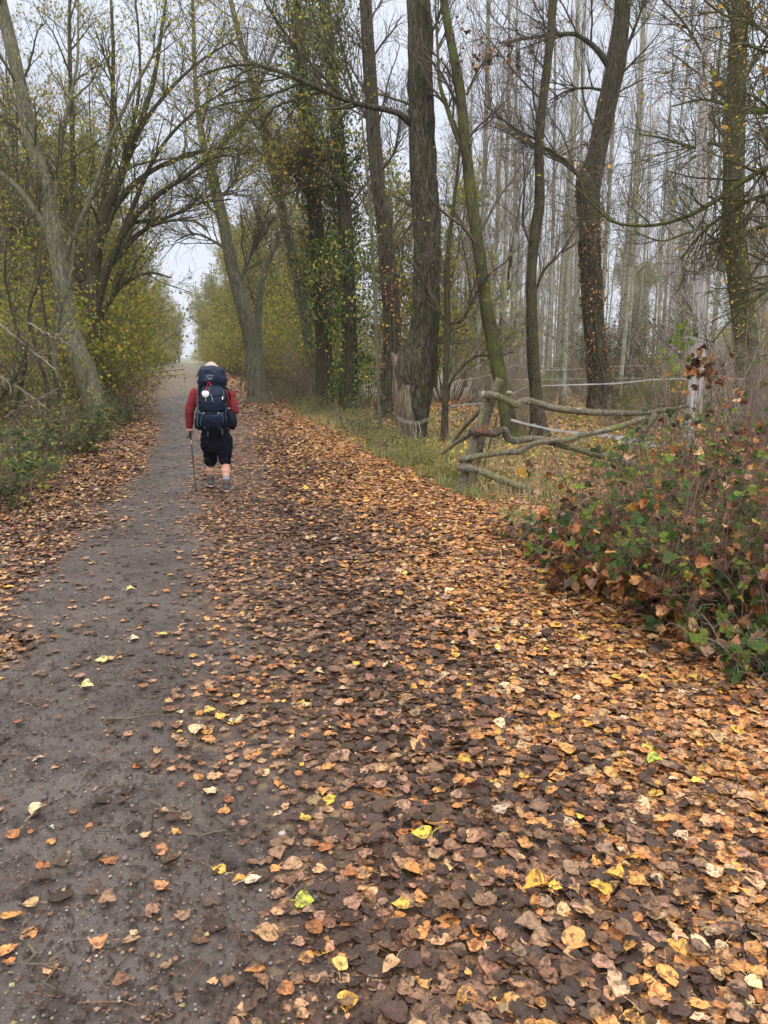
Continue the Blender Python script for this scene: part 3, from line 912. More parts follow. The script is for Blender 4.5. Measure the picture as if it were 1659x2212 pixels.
hero('slender_tree', 'slender straight dark tree with a slight kink, between leaning mossy one and ivy-clad one', 15.2,
     [(1166, 965, 32), (1157, 850, 27), (1150, 750, 26), (1148, 650, 24), (1149, 580, 22), (1156, 500, 24), (1165, 440, 22), (1166, 380, 20), (1164, 320, 19), (1170, 240, 19), (1180, 160, 19), (1188, 80, 18), (1195, 0, 18), (1200, -60, 17)],
     [[(1156, 300, 6), (1125, 285, 5), (1095, 265, 4), (1045, 225, 3)], [(1168, 315, 7), (1200, 330, 6), (1240, 365, 5), (1268, 395, 3)], [(1150, 540, 5), (1130, 480, 5), (1133, 400, 4), (1130, 330, 2)],
      ([(1150, 650, 6), (1175, 585, 5), (1215, 540, 4), (1250, 480, 2)], -.05)],
     'bark_dark', 'twig', SPARSE, sprout=(6, 5, 4), slen=(1.5, .8, .4), leaffrac=.05, leafsz=.05, S=18, sprout_from=.35, ridge=.07)
hero('old_tree', 'stout crooked dark tree with knobbly bark and ivy remnants, centre right', 20.5,
     [(1302, 915, 52), (1296, 830, 46), (1289, 760, 42), (1281, 680, 41), (1277, 600, 41), (1275, 520, 41), (1272, 450, 43), (1270, 395, 48), (1284, 350, 39), (1295, 300, 38), (1308, 240, 38), (1318, 190, 38), (1330, 140, 40), (1338, 80, 32), (1345, 20, 31), (1350, -50, 30)],
     [([(1318, 145, 17), (1290, 108, 12), (1262, 85, 10), (1235, 73, 9), (1180, 77, 7), (1130, 84, 6), (1080, 95, 4)], -.1), ([(1262, 388, 11), (1228, 360, 8), (1190, 330, 7), (1155, 312, 5), (1100, 270, 3)], -.1),
      [(1300, 195, 7), (1270, 190, 5), (1230, 195, 5), (1185, 218, 3)], [(1352, 110, 8), (1375, 50, 6), (1400, -20, 4)]],
     'bark_furrow', 'twig_moss', [(RUST, 2), (ORANGE, 2), (YEL, 2)], sprout=(7, 6, 5), slen=(2.2, 1.1, .5), leaffrac=.06, leafsz=.07, S=30, sprout_from=.3, ridge=.16,
     ivy=(1500, .3, 6.5, .10, [(RUST, 3), (DGREEN, 2), (DARK, 2), (ORANGE, 1)], .07))
hero('dead_tree', 'smooth silver-grey dead trunk without bark at the right end of the log gate', 10.6,
     [(1490, 1010, 31), (1496, 930, 30), (1505, 800, 29), (1510, 700, 29), (1512, 600, 28), (1513, 500, 27), (1514, 450, 25), (1516, 330, 23), (1520, 200, 21), (1526, 100, 20), (1532, 0, 19), (1536, -60, 18)],
     [[(1512, 235, 6), (1500, 195, 6), (1480, 190, 6), (1470, 200, 5)]], 'dead_wood', 'twig_grey', None, sprout=(2, 3, 3), slen=(.7, .4, .2), S=26, sprout_from=.4, ridge=.025, trunk_sprout=.4, flare=1.05)
hero('mossy_tree', 'dark mossy trunk at the right edge with many drooping yellow-leaved twigs', 17.5,
     [(1622, 945, 54), (1615, 850, 48), (1612, 760, 46), (1605, 680, 46), (1595, 600, 44), (1585, 500, 42), (1583, 400, 40), (1585, 300, 40), (1588, 200, 38), (1592, 100, 36), (1598, 0, 34), (1600, -50, 32)],
     [[(1590, 210, 9), (1620, 150, 7), (1650, 90, 6), (1700, 20, 5)], [(1583, 330, 9), (1540, 310, 7), (1500, 320, 6), (1440, 300, 5), (1380, 290, 3)], [(1586, 250, 9), (1560, 200, 7), (1520, 120, 6), (1470, 40, 5), (1400, -30, 4)],
      ([(1590, 560, 8), (1550, 520, 7), (1500, 500, 6), (1430, 520, 4), (1370, 500, 3)], -.1)],
     'bark_moss', 'twig_moss', [(YEL, 3), (OYEL, 2), (RUST, 1)], sprout=(9, 6, 5), slen=(2.0, 1., .5), leaffrac=.22, leafsz=.055, S=26, sprout_from=.2, ridge=.12,
     ivy=(900, 2, 9, .06, [(YEL, 3), (OYEL, 2), (DGREEN, 1)], .06))
# mossy boughs that reach in from a tree just outside the right edge
hero('spreading_tree', 'tree just outside the right edge whose yellow-green mossy boughs reach in over the gate', 9.5,
     [(1830, 1010, 48), (1815, 900, 44), (1800, 700, 40), (1790, 500, 38), (1785, 300, 34), (1780, 100, 28), (1775, -50, 24)],
     [([(1788, 345, 18), (1720, 345, 15), (1659, 362, 13), (1600, 395, 12), (1550, 430, 11), (1500, 460, 10), (1440, 482, 8), (1380, 488, 7), (1320, 478, 6), (1280, 440, 5), (1225, 386, 3)], -.04),
      ([(1790, 480, 14), (1720, 470, 11), (1655, 487, 9), (1600, 505, 8), (1555, 520, 7), (1512, 530, 5)], -.03),
      ([(1786, 250, 14), (1700, 235, 10), (1640, 240, 8), (1580, 230, 7), (1520, 215, 5), (1450, 230, 3)], 0),
      ([(1788, 380, 14), (1700, 410, 10), (1640, 425, 9), (1580, 455, 8), (1520, 500, 6), (1470, 560, 4)], .02),
      ([(1785, 150, 12), (1700, 120, 9), (1640, 60, 7), (1560, 30, 5), (1500, -20, 4)], .02),
      ([(1782, 200, 9), (1730, 150, 8), (1690, 120, 8), (1650, 110, 7), (1610, 95, 6), (1575, 100, 4)], -.85),
      ([(1788, 330, 9), (1720, 260, 8), (1670, 240, 7), (1640, 215, 5), (1610, 200, 4)], -.8),
      ([(1792, 560, 12), (1700, 600, 8), (1640, 640, 7), (1580, 690, 5), (1540, 740, 4)], 0)],
     'bark_moss', 'twig_moss', [(YEL, 3), (OYEL, 2), (LEMON, 1), (RUST, 1)], sprout=(8, 5, 4), slen=(1.0, .5, .25), leaffrac=.06, leafsz=.055, S=16, sprout_from=.9, trunk_sprout=.2, up=.1, leaf_lod=1)
# ivy pair behind the furrowed tree
IVYP = [(DGREEN, 3), ((.06, .11, .026), 4), (GREEN, 4), (GREENL, 1.2)]
hero('ivy_covered_tree', 'tall trunk thickly wrapped in dark ivy, the left one of the ivy pair', 23.5,
     [(702, 905, 36), (700, 750, 32), (690, 600, 30), (680, 450, 28), (665, 300, 28), (650, 150, 26), (640, 0, 24), (636, -60, 22)],
     [([(680, 450, 9), (650, 400, 7), (600, 330, 6), (560, 250, 4)], -.1)], 'bark_dark', 'twig', YG, sprout=(10, 6, 5), slen=(2.0, 1., .5), leaffrac=.7, leafsz=.07, S=18, sprout_from=.12,
     ivy=(12500, 2.0, 15, .70, IVYP + [(OLIVE, 1.5), (OYEL, 2.0)], .085))
hero('ivy_covered_tree', 'trunk wrapped in dark ivy with yellow leaf sprays, right one of the ivy pair', 22,
     [(752, 915, 34), (755, 750, 32), (750, 600, 30), (744, 450, 28), (730, 300, 26), (715, 150, 24), (700, 0, 22), (695, -60, 20)],
     [([(742, 420, 9), (700, 400, 7), (660, 400, 5), (620, 420, 3)], -.1), ([(735, 350, 9), (690, 340, 7), (650, 350, 5)], -.1)], 'bark_dark', 'twig', [(OYEL, 3), (YEL, 2), (GREENL, 2)], sprout=(11, 6, 5), slen=(1.8, 1., .5), leafper=1, leaffrac=1., leafsz=.075, S=18, sprout_from=.15,
     ivy=(12500, .5, 14, .68, IVYP + [(OLIVE, 1.5), (OYEL, 1.8)], .085))
hero('brown_tree', 'straight brown-barked tree between the ivy pair and the furrowed trunk', 20,
     [(838, 930, 46), (843, 800, 38), (848, 700, 35), (840, 600, 33), (830, 480, 31), (815, 380, 29), (805, 250, 27), (797, 120, 25), (790, 0, 23), (786, -60, 22)],
     [([(808, 280, 8), (780, 230, 6), (750, 150, 5), (730, 60, 4)], -.1), ([(815, 380, 7), (850, 330, 5), (865, 250, 4)], 0)], 'bark_furrow', 'twig', YG, sprout=(9, 6, 5), slen=(1.8, .9, .5), leaffrac=.3, leafsz=.055, S=26, sprout_from=.1, ridge=.14,
     ivy=(700, .2, 4, .10, [(RUST, 3), (DARK, 2), (YEL, 1)], .07))
hero('sapling', 'thin bare straight sapling just left of the furrowed trunk', 16.5,
     [(822, 925, 9), (818, 830, 9), (812, 700, 8), (806, 560, 7), (800, 450, 6), (790, 340, 5), (780, 240, 3)], [], 'bark_grey', 'twig', YG, sprout=(6, 5, 4), slen=(.9, .5, .25), leaffrac=.3, leafsz=.05, S=10, extra_top=0, sprout_from=.3)
hero('leaning_tree', 'thin grey-green trunk leaning left, left of the ivy pair', 25,
     [(684, 890, 28), (673, 780, 25), (660, 700, 24), (645, 610, 23), (625, 520, 21), (605, 430, 20), (585, 350, 18), (570, 270, 16), (550, 190, 14), (525, 110, 12), (505, 30, 11), (490, -40, 10)],
     [([(600, 410, 7), (640, 350, 5), (660, 280, 4), (670, 200, 3)], 0), ([(585, 350, 7), (560, 330, 5), (520, 330, 4)], 0)], 'bark_grey', 'twig', YG, sprout=(9, 6, 5), slen=(2, 1, .5), leaffrac=.3, leafsz=.06, S=18, sprout_from=.35)
hero('forked_tree', 'grey leaning tree forking into two limbs, right of the hiker', 28,
     [(562, 890, 42), (551, 800, 36), (540, 720, 34), (522, 650, 31), (505, 590, 28), (490, 520, 26), (478, 460, 25), (465, 410, 24), (455, 362, 23), (440, 315, 16), (428, 240, 13), (421, 160, 10), (418, 60, 8), (414, -30, 6)],
     [[(457, 365, 19), (475, 325, 15), (498, 288, 14), (535, 250, 12), (562, 180, 8), (600, 90, 6), (620, 20, 4)], [(515, 620, 11), (530, 580, 9), (548, 530, 7), (570, 480, 5), (585, 430, 4)],
      ([(490, 540, 7), (460, 520, 5), (420, 505, 4), (380, 520, 3)], 0), ([(478, 470, 7), (440, 440, 5), (400, 420, 4)], 0), ([(470, 430, 7), (500, 400, 5), (520, 360, 4)], 0)],
     'bark_grey', 'twig', YG, sprout=(9, 6, 5), slen=(2.4, 1.2, .6), leaffrac=.35, leafsz=.065, S=22, sprout_from=.45)
hero('pale_tree', 'thin pale trunk rising beside the grey forked tree', 31,
     [(573, 880, 18), (560, 750, 17), (558, 680, 16), (568, 600, 14), (590, 540, 12), (610, 495, 9), (640, 430, 7), (655, 350, 5)], [], 'bark_grey', 'twig', YG, sprout=(10, 6, 5), slen=(2, 1, .5), leaffrac=.5, leafsz=.065, S=12, sprout_from=.3, extra_top=2)

# left side
hero('leaning_tree', 'big smooth grey trunk leaning left over the verge', 18.6,
     [(216, 940, 58), (207, 880, 53), (190, 830, 49), (168, 765, 44), (147, 695, 40), (136, 620, 37), (128, 560, 36), (112, 480, 36), (95, 400, 34), (76, 330, 32), (60, 270, 30), (36, 150, 28), (15, 60, 27), (-5, -30, 26)],
     [([(128, 600, 12), (148, 530, 11), (180, 465, 11), (213, 380, 10), (240, 300, 9), (280, 210, 7), (330, 120, 5), (370, 40, 3)], -.12), ([(120, 520, 20), (85, 470, 17), (50, 420, 15), (10, 380, 13), (-40, 350, 11)], -.1),
      ([(110, 470, 11), (125, 380, 9), (135, 280, 8), (165, 150, 6), (170, 20, 4)], .1)],
     'bark_grey', 'twig_moss', YG, sprout=(6, 6, 5), slen=(2.0, 1., .5), leafper=2, leaffrac=.7, leafsz=.06, S=36, sprout_from=.35, ridge=.05, flare=1.15)
OVY = [(OYEL, 4), (OLIVE, 3), (YEL, .4), ((.27, .33, .045), 3)]
hero('arching_tree', 'dark many-stemmed tree whose boughs arch to the right over the track', 21.5,
     [(222, 905, 58), (210, 820, 46), (206, 740, 40), (204, 650, 34), (204, 580, 28), (220, 480, 24), (252, 400, 20), (290, 300, 14), (330, 180, 10), (350, 60, 7), (360, -30, 5)],
     [([(206, 660, 22), (238, 565, 18), (280, 482, 15), (340, 422, 12), (400, 382, 9), (455, 342, 6), (500, 335, 4)], -.1),
      ([(214, 520, 18), (260, 430, 14), (330, 368, 10), (420, 330, 7), (480, 320, 5), (540, 325, 3)], .1),
      ([(205, 720, 24), (180, 610, 22), (150, 490, 19), (120, 385, 15), (60, 300, 12), (0, 250, 9), (-50, 220, 7)], .1),
      ([(152, 495, 15), (158, 360, 12), (153, 210, 10), (150, 60, 8), (152, -30, 6)], .15),
      ([(205, 590, 18), (224, 430, 14), (240, 285, 11), (245, 130, 8), (240, 0, 6)], .2),
      ([(238, 565, 12), (290, 440, 10), (340, 330, 8), (410, 250, 6), (500, 190, 5), (590, 150, 3)], -.15),
      ([(232, 580, 14), (300, 505, 10), (360, 478, 7), (420, 478, 5), (450, 500, 3)], -.1),
      ([(280, 482, 10), (360, 470, 7), (430, 440, 5), (500, 430, 3)], .05),
      ([(250, 405, 11), (300, 280, 9), (380, 180, 7), (450, 120, 5), (520, 80, 3)], .12),
      ([(222, 470, 10), (270, 340, 9), (300, 200, 7), (300, 80, 5), (290, -20, 4)], -.12),
      ([(180, 610, 12), (100, 540, 10), (40, 500, 8), (-40, 480, 6)], -.1),
      ([(206, 700, 12), (260, 620, 9), (320, 590, 6), (370, 600, 3)], -.08)],
     'bark_dark', 'twig_moss', OVY, sprout=(5, 6, 5), slen=(2.2, 1.1, .55), leafper=2, leaffrac=.85, leafsz=.062, S=24, sprout_from=.3, ridge=.1, flare=1.15)

# ------------------------------------------------------------------ repeated background trees (prototypes at the origin, then copies)
ORD = ['first', 'second', 'third', 'fourth', 'fifth', 'sixth', 'seventh', 'eighth', 'ninth', 'tenth', 'eleventh', 'twelfth', 'thirteenth', 'fourteenth', 'fifteenth', 'sixteenth',
       'seventeenth', 'eighteenth', 'nineteenth', 'twentieth', 'twenty-first', 'twenty-second', 'twenty-third', 'twenty-fourth', 'twenty-fifth', 'twenty-sixth', 'twenty-seventh', 'twenty-eighth', 'twenty-ninth', 'thirtieth']
MARKS = [(-900, 'the left edge'), (200, 'the big grey leaning trunk'), (440, 'the hiker'), (560, 'the grey forked tree'), (735, 'the ivy-clad pair'), (890, 'the furrowed trunk'),
         (1105, 'the mossy leaning tree'), (1160, 'the slender kinked tree'), (1300, 'the stout crooked tree'), (1497, 'the silver dead trunk'), (1625, 'the right-edge mossy trunk')]
AUTO = {}


def auto(o, phrase, x=None):
    """remember a background thing: its label is made at the end from where it stands"""
    px = proj(np.array(o.location))[0] if x is None else x
    AUTO.setdefault(phrase, []).append((px, o))


def copy_tree(o, parent=None):
    c = o.copy(); COL.objects.link(c)
    if parent is not None: c.parent = parent
    for ch in list(o.children):
        copy_tree(ch, c)
    return c


def place(proto, used, loc, rz, sc):
    o = copy_tree(proto) if proto.name in used else proto
    used.add(proto.name)
    o.location = [float(v) for v in loc]; o.rotation_euler = (random.gauss(0, .015), random.gauss(0, .015), rz)
    o.scale = (sc, sc, sc) if np.isscalar(sc) else sc
    return o


def poplar_proto(i):
    root = thing('poplar_tree', 'x', 'tree', (0, 0, 0), 'pale bare poplars of the plantation behind the gate')
    H = 19 + i * 1.1; K = 40
    z = np.linspace(-.15, H, K); b = rng.normal(0, .15, 4)
    P = np.stack([.25 * np.sin(z * .17 + b[0] * 9) * z / H + b[1] * z / H, .2 * np.sin(z * .21 + b[2] * 9) * z / H, z], 1)
    R = np.interp(z, [-.2, .3, 1, H * .5, H], [.14, .11, .096, .058, .010]) * (1 + .1 * i / 4)
    mb = MB(); trunk_mesh(mb, P, R, 10, .03, i); mb.build('trunk', M['bark_pale'], root)
    tw = MB()
    a, ar = offspring(P[None, 13:], R[None, 13:], 30, 1.4, 3.6, .62, .5, 7, .32, 0, 1, .06, .04, rcap=.022)
    lo, lr = offspring(P[None, 4:14], R[None, 4:14], 10, .5, 1.6, .9, .2, 7, .3, 0, 1, .08, .03, rcap=.014)
    a = np.concatenate([a, lo]); ar = np.concatenate([ar, lr])
    c, cr = offspring(a, ar, 7, .4, 1.4, .6, .4, 5, .5, .1, 1, .08, .02, rmin=.003)
    d, dr = offspring(c, cr, 3, .2, .6, .6, .25, 3, .6, .2, 1, .1, .0, rmin=.0024)
    tubes(tw, a, ar, 4); tubes(tw, c, cr, 3); tubes(tw, d, dr, 3)
    tw.build('crown', M['twig_pale'], root)
    return root


def broad_proto(i, leafy, pal, H=11., name='young_tree', n1=26, lsz=.09, frac=1., twig='twig', grp='leafy young trees lining the track'):
    root = thing(name, 'x', 'tree', (0, 0, 0), grp)
    mb = MB(); tw = MB(); PL = []; RL = []
    for s in range(3 if i % 2 else 2):
        K = 26; t = np.linspace(0, 1, K); a = rng.uniform(0, 6.28); l = rng.uniform(.08, .2) * H
        h = H * rng.uniform(.75, 1)
        P = np.stack([np.cos(a) * (l * t ** 1.3 + .12) + .12 * np.sin(t * 8 + a), np.sin(a) * (l * t ** 1.3 + .12) + .12 * np.cos(t * 7 + a), -.15 + h * t], 1)
        R = (.13 - .03 * s) * (H / 11) * (1 - .9 * t) + .01
        trunk_mesh(mb, P, R, 9, .06, i + s); PL.append(P); RL.append(R)
    mb.build('trunk', M['bark_dark'], root)
    a, ar = offspring(np.array(PL), np.array(RL), n1, H * .12, H * .30, .95, .45, 8, .45, .08, 1, .11, .02, rcap=.04)
    c, cr = offspring(a, ar, 8, .6, 1.5, .7, .25, 6, .55, .1, 1, .14, .0, rmin=.004)
    d, dr = offspring(c, cr, 5, .3, .8, .7, .1, 4, .6, .1, 1, .16, -.02, rmin=.0035)
    tubes(tw, a, ar, 4); tubes(tw, c, cr, 3); tubes(tw, d, dr, 3)
    tw.build('crown', M[twig], root)
    if leafy:
        fol = MB(); leaves_on(fol, d, leafy, lsz, pal, 2, .4, .05, frac); fol.build('foliage', M['foliage'], root)
    return root


def shrub_proto(i, H, Rr, nst, pal, per, lsz, frac=1., twig='twig', name='shrub', grp='undergrowth shrubs', lod=2, n2=7, n3=5):
    root = thing(name, 'x', 'shrub', (0, 0, 0), grp)
    tw = MB(); a = rng.uniform(0, 6.28, nst); r0 = rng.uniform(0, Rr * .35, nst)
    base = np.stack([np.cos(a) * r0, np.sin(a) * r0, np.full(nst, -.06)], 1)
    K = 8; out = np.zeros((nst, K, 3)); out[:, 0] = base
    d = norm(np.stack([np.cos(a) * rng.uniform(.1, .9, nst), np.sin(a) * rng.uniform(.1, .9, nst), np.ones(nst)], 1))
    L = H * rng.uniform(.55, 1.15, nst)
    for k in range(1, K):
        out[:, k] = out[:, k - 1] + d * L[:, None] / (K - 1)
        d = norm(d + rng.normal(0, .12, d.shape) + np.array([0, 0, -.03]))
    rr = np.linspace(1, .35, K)[None] * rng.uniform(.008, .02, nst)[:, None] * (H / 2.5) ** .5
    c, cr = offspring(out, rr, n2, H * .15, H * .42, .8, .2, 6, .55, .15, 1, .15, -.01, rmin=.003)
    e, er = offspring(c, cr, n3, H * .07, H * .22, .8, .1, 4, .6, .1, 1, .18, -.02, rmin=.0025)
    tubes(tw, out, rr, 5); tubes(tw, c, cr, 3); tubes(tw, e, er, 3)
    tw.build('stems', M[twig], root)
    if per:
        fol = MB(); leaves_on(fol, np.concatenate([e, c[:, :4]]), per, lsz, pal, lod, .4, .03 * H, frac); fol.build('foliage', M['foliage'], root)
    return root


def in_view(p, margin=140, h=3.):
    for dz in (0, h):
        x, y, f = proj(np.array([p[0], p[1], p[2] + dz]))
        if f > 0 and -margin < x < 1659 + margin: return True
    return False


used = set()
pop = [poplar_proto(i) for i in range(4)]
cnt = 0
for r in range(13):
    Yr = 25 + r * 5.4
    for c in range(21):
        X = 3.4 + c * 2.55 + (r % 2) * 1.7 + random.gauss(0, .35); Y = Yr + random.gauss(0, .4) + c * .35
        if X < .07 * Y + 1.2: continue
        px = proj((X, Y, 0))[0]
        if px > 1800 or px < 905: continue
        if random.random() < .10: continue
        g = float(gz(X, Y))
        o = place(pop[random.randrange(4)], used, (X, Y, g), random.uniform(0, 6.28), random.uniform(.85, 1.15))
        auto(o, 'slender pale bare poplar'); cnt += 1
print('poplars', cnt)

# leafy trees and shrubs along both sides of the track, farther and farther into the mist
FP = [(OYEL, 2.6), (OLIVE, 4), (KHAKI, 3), (YEL, .6), (GREENL, 1.6), ((.12, .15, .05), 2)]
treeA = broad_proto(0, 3, FP, 10, frac=1., lsz=.125); treeB = broad_proto(1, 3, FP, 9, frac=.8, lsz=.115)
treeC = broad_proto(3, 1, [(OYEL, 3), (KHAKI, 3), (YEL, 1)], 13, frac=1., lsz=.11, n1=30, name='bare_tree', grp='half-bare trees beside the track')
treeD = broad_proto(2, 1, [(OYEL, 3), (RUST, 1)], 12, frac=.15, n1=30, name='bare_tree', twig='twig', grp='half-bare trees beside the track')
shA = shrub_proto(0, 3.2, 1.6, 22, FP, 3, .085, 1.); shB = shrub_proto(1, 2.2, 1.3, 24, [(GREEN, 3), (OLIVE, 3), (GREENL, 1), (KHAKI, 2)], 2, .06)
shC = shrub_proto(2, 2.4, 1.2, 22, [(KHAKI, 3), (RUST, 1), (OYEL, 2)], 1, .06, .35, twig='twig_grey'); shD = shrub_proto(3, 4.5, 2.0, 22, YG + [(YEL, .4)], 3, .10, 1.)
for p in (treeA, treeB, treeC, treeD, shA, shB, shC, shD): pass

PH = {treeA: 'yellow-green leafy tree beside the track', treeB: 'olive leafy tree beside the track', treeC: 'half-bare misty tree', treeD: 'leafless dark tree',
      shA: 'yellowing shrub', shB: 'low green shrub', shC: 'dry brown twiggy shrub', shD: 'tall golden-green shrub'}


def side(i, y, off):
    x = float(B(i, y)) + off
    return x


PL = []
for y, p, off, s in [(27, shD, -2.0, 1.), (31, treeA, -3.4, .8), (34, shB, -1.0, 1.), (38, treeB, -2.6, .9), (42, shA, -1.3, 1.2), (47, treeA, -2.8, .95), (53, shB, -.8, 1.4), (56, shD, -1.8, 1.2), (60, treeC, -4, 1.), (64, treeB, -2.4, 1.), (70, shA, -1.1, 1.5),
                     (77, treeA, -2.3, 1.), (84, shB, -.8, 1.7), (90, treeB, -2.6, 1.15), (100, shD, -2.0, 1.4), (112, treeA, -3, 1.1), (124, treeC, -4, 1.2), (132, shA, -2.2, 1.6)]:
    PL.append((p, side(0, y, off), y, s))
for y, p, off, s in [(27.5, shC, 1.3, 1.), (31, shB, .9, 1.), (33, shD, 2.0, 1.), (37, treeB, 3.4, .85), (40, shC, 1.2, 1.2), (44, shA, 1.3, 1.2), (48, treeA, 2.6, .95), (54, shD, 1.7, 1.15), (58, treeD, 5, 1.1), (63, treeB, 2.4, 1.), (69, shA, 1.2, 1.4),
                     (75, treeA, 2.4, 1.05), (82, treeC, 4.5, 1.2), (88, treeB, 2.2, 1.1), (98, shD, 1.8, 1.4), (108, treeA, 2.6, 1.1), (118, shA, 2.0, 1.6), (70, treeC, 7, 1.25), (52, treeC, 6, 1.)]:
    PL.append((p, side(5, y, off), y, s))
for y, sd_, off, p, s in [(44, 0, -5.5, treeC, 1.1), (50, 0, -3.2, treeB, 1.2), (58, 0, -2.2, treeA, 1.15), (66, 0, -4.5, treeC, 1.25), (74, 0, -2, treeB, 1.3), (82, 0, -4, treeC, 1.35), (92, 0, -2, treeA, 1.35), (104, 0, -3, treeC, 1.4), (118, 0, -2, treeB, 1.4), (128, 0, -1.5, treeA, 1.3), (138, 0, -.8, treeB, 1.3), (150, 0, -.5, treeA, 1.3), (165, 0, .4, treeB, 1.2), (182, 0, .8, treeA, 1.2),
                     (42, 5, 4.5, treeC, 1.1), (50, 5, 3.5, treeB, 1.15), (58, 5, 2.4, treeA, 1.2), (66, 5, 4.5, treeC, 1.3), (76, 5, 3, treeB, 1.3), (86, 5, 2.5, treeA, 1.3), (94, 5, 4.5, treeC, 1.5), (106, 5, 2.5, treeB, 1.4), (118, 5, 3.5, treeC, 1.5), (130, 5, 1.6, treeA, 1.4), (146, 5, 1.2, treeB, 1.5), (160, 5, .6, treeA, 1.4), (176, 5, .3, treeB, 1.4), (36, 5, 2.6, shD, 1.1), (44.5, 5, 2.2, shD, 1.2), (52, 0, -1.6, shD, 1.3), (63, 0, -1.8, shD, 1.4), (62, 5, 1.8, shD, 1.4), (73, 5, 2, shD, 1.5)]:
    PL.append((p, side(sd_, y, off), y, s))
for k in range(22):
    y = 46 + k * 6.5; PL.append(((shA, shD, shB)[k % 3], side(0, y, -.9), y, 1.0 + .25 * ((k * 7) % 4) / 3)); PL.append(((shC, shA, shD)[k % 3], side(5, y + 3, .9), y + 3, 1.0 + .25 * ((k * 5) % 4) / 3))
# wood on the left behind the leaning trunk
for x, y, p, s in [(-6.6, 21.5, shD, .95), (-7.6, 23.2, shD, 1.0), (-6.2, 25, shD, .9), (-10, 18.5, shD, .9), (-9.0, 17.2, shD, .7), (-12.5, 16.5, shD, .95), (-8.5, 24, shD, 1.1), (-11.5, 23, shA, 1.2), (-7.2, 27.5, treeA, .9), (-13, 27, treeC, .9), (-10.5, 31, treeB, 1.), (-16, 32, treeA, 1.1), (-14, 37, treeC, 1.1), (-19, 38, shD, 1.3), (-22, 42, treeC, 1.1),
                   (-9.6, 20.5, shC, 1.1), (-12.5, 19, shD, .95), (-8.2, 20.8, shA, .85), (-15, 24, shA, 1.3), (-11, 36, shD, 1.3), (-17, 48, treeB, 1.2), (-24, 50, treeA, 1.2), (-28, 55, treeC, 1.2), (-14, 44, treeD, 1.1), (-12, 26, treeD, .9), (-10, 40, shA, 1.4), (-20, 30, shD, 1.2)]:
    PL.append((p, x, y, s))
# undergrowth and thin trees on the right, among the trunks and behind the plantation
for x, y, p, s in [(-.6, 24.5, shD, .8), (-2.4, 26.5, shC, 1.1), (.5, 27, treeB, .8), (2.4, 27.5, shD, 1.), (1.8, 33, treeA, .9), (3.5, 24, shC, .9), (4.5, 30, shC, 1.2), (-1.4, 30, shA, 1.1),
                   (5, 36, treeD, .9), (2.8, 42, treeC, 1.), (7.5, 27, shC, .9), (10.4, 25.5, shC, 1.), (9, 34, shB, 1.2), (13, 30, shC, 1.1), (16.5, 33, shA, 1.), (12, 23.5, shC, 1.), (15.5, 25.5, shD, .75), (11.2, 40, shB, 1.5), (18, 41, shC, 1.5),
                   (8, 22, shC, .7), (14.2, 21, shC, .9), (10.2, 17.8, shC, .6), (17, 27, treeD, .8), (6.5, 46, shC, 1.5), (24, 48, shA, 1.6), (14, 52, shC, 1.7), (20, 60, shB, 2.), (30, 62, shA, 2.), (9, 58, shC, 1.8), (36, 75, treeC, 1.2),
                   (26, 78, treeA, 1.1), (12, 88, treeC, 1.2), (18, 94, treeA, 1.2), (24, 98, treeB, 1.3), (31, 95, treeA, 1.3), (39, 98, treeC, 1.3), (46, 96, treeB, 1.3), (7, 76, shA, 2.), (14, 74, shC, 2.2)]:
    PL.append((p, x, y, s))
RADP = {treeA: 2.6, treeB: 2.2, treeC: 2.0, treeD: 2.0, shA: 1.5, shB: 1.1, shC: 1.0, shD: 1.9}
_st = random.getstate(); random.seed(77)
for k in range(34):
    y = random.uniform(15, 26); x = random.uniform(.16, .60) * y
    PL.append(((shC, shB, shC, shA)[k % 4], x, y, random.uniform(.28, .5)))
random.setstate(_st)
for p, x, y, s in PL:
    l_, r_ = float(B(0, y)), float(B(5, y)); R_ = RADP[p] * s * .72
    kf = .5 if y > 36 else 1.
    if y > 115 and p in (treeA, treeB, treeC): kf = -.3
    if x < (l_ + r_) / 2: x = min(x, l_ - R_ * kf + .3)
    else: x = max(x, r_ + R_ * kf - .3)
    g = float(gz(x, y))
    if not in_view((x, y, g)): continue
    o = place(p, used, (x, y, g), random.uniform(0, 6.28), s * random.uniform(.92, 1.08))
    auto(o, PH[p])
# dark ivy-smothered thicket seen through the trunks
dk = shrub_proto(5, 3.6, 1.9, 26, [(DGREEN, 4), (OLIVE, 1), (MID, 2), (DARK, 3)], 2, .08, .8, name='ivy_thicket', grp='dark ivy-smothered thickets')
for x, y, s in [(9.2, 30.5, .95), (10.6, 31, .8), (12.6, 36, 1.)]:
    o = place(dk, used, (x, y, float(gz(x, y))), random.uniform(0, 6.28), s); auto(o, 'dark ivy-smothered thicket')

# distant pale hedge line in the mist at the end of the track
for k in range(16):
    x = -125 + k * 7.5 + 2 * math.sin(k * 5); y = 262 + 14 * math.sin(k * 2.3)
    o = place([treeA, treeB, shD][k % 3], used, (x, y, 0), k, (1.1, 1.1, .75 + .2 * (k % 3) / 3)); auto(o, 'faint hedgerow tree in the mist past the track end')

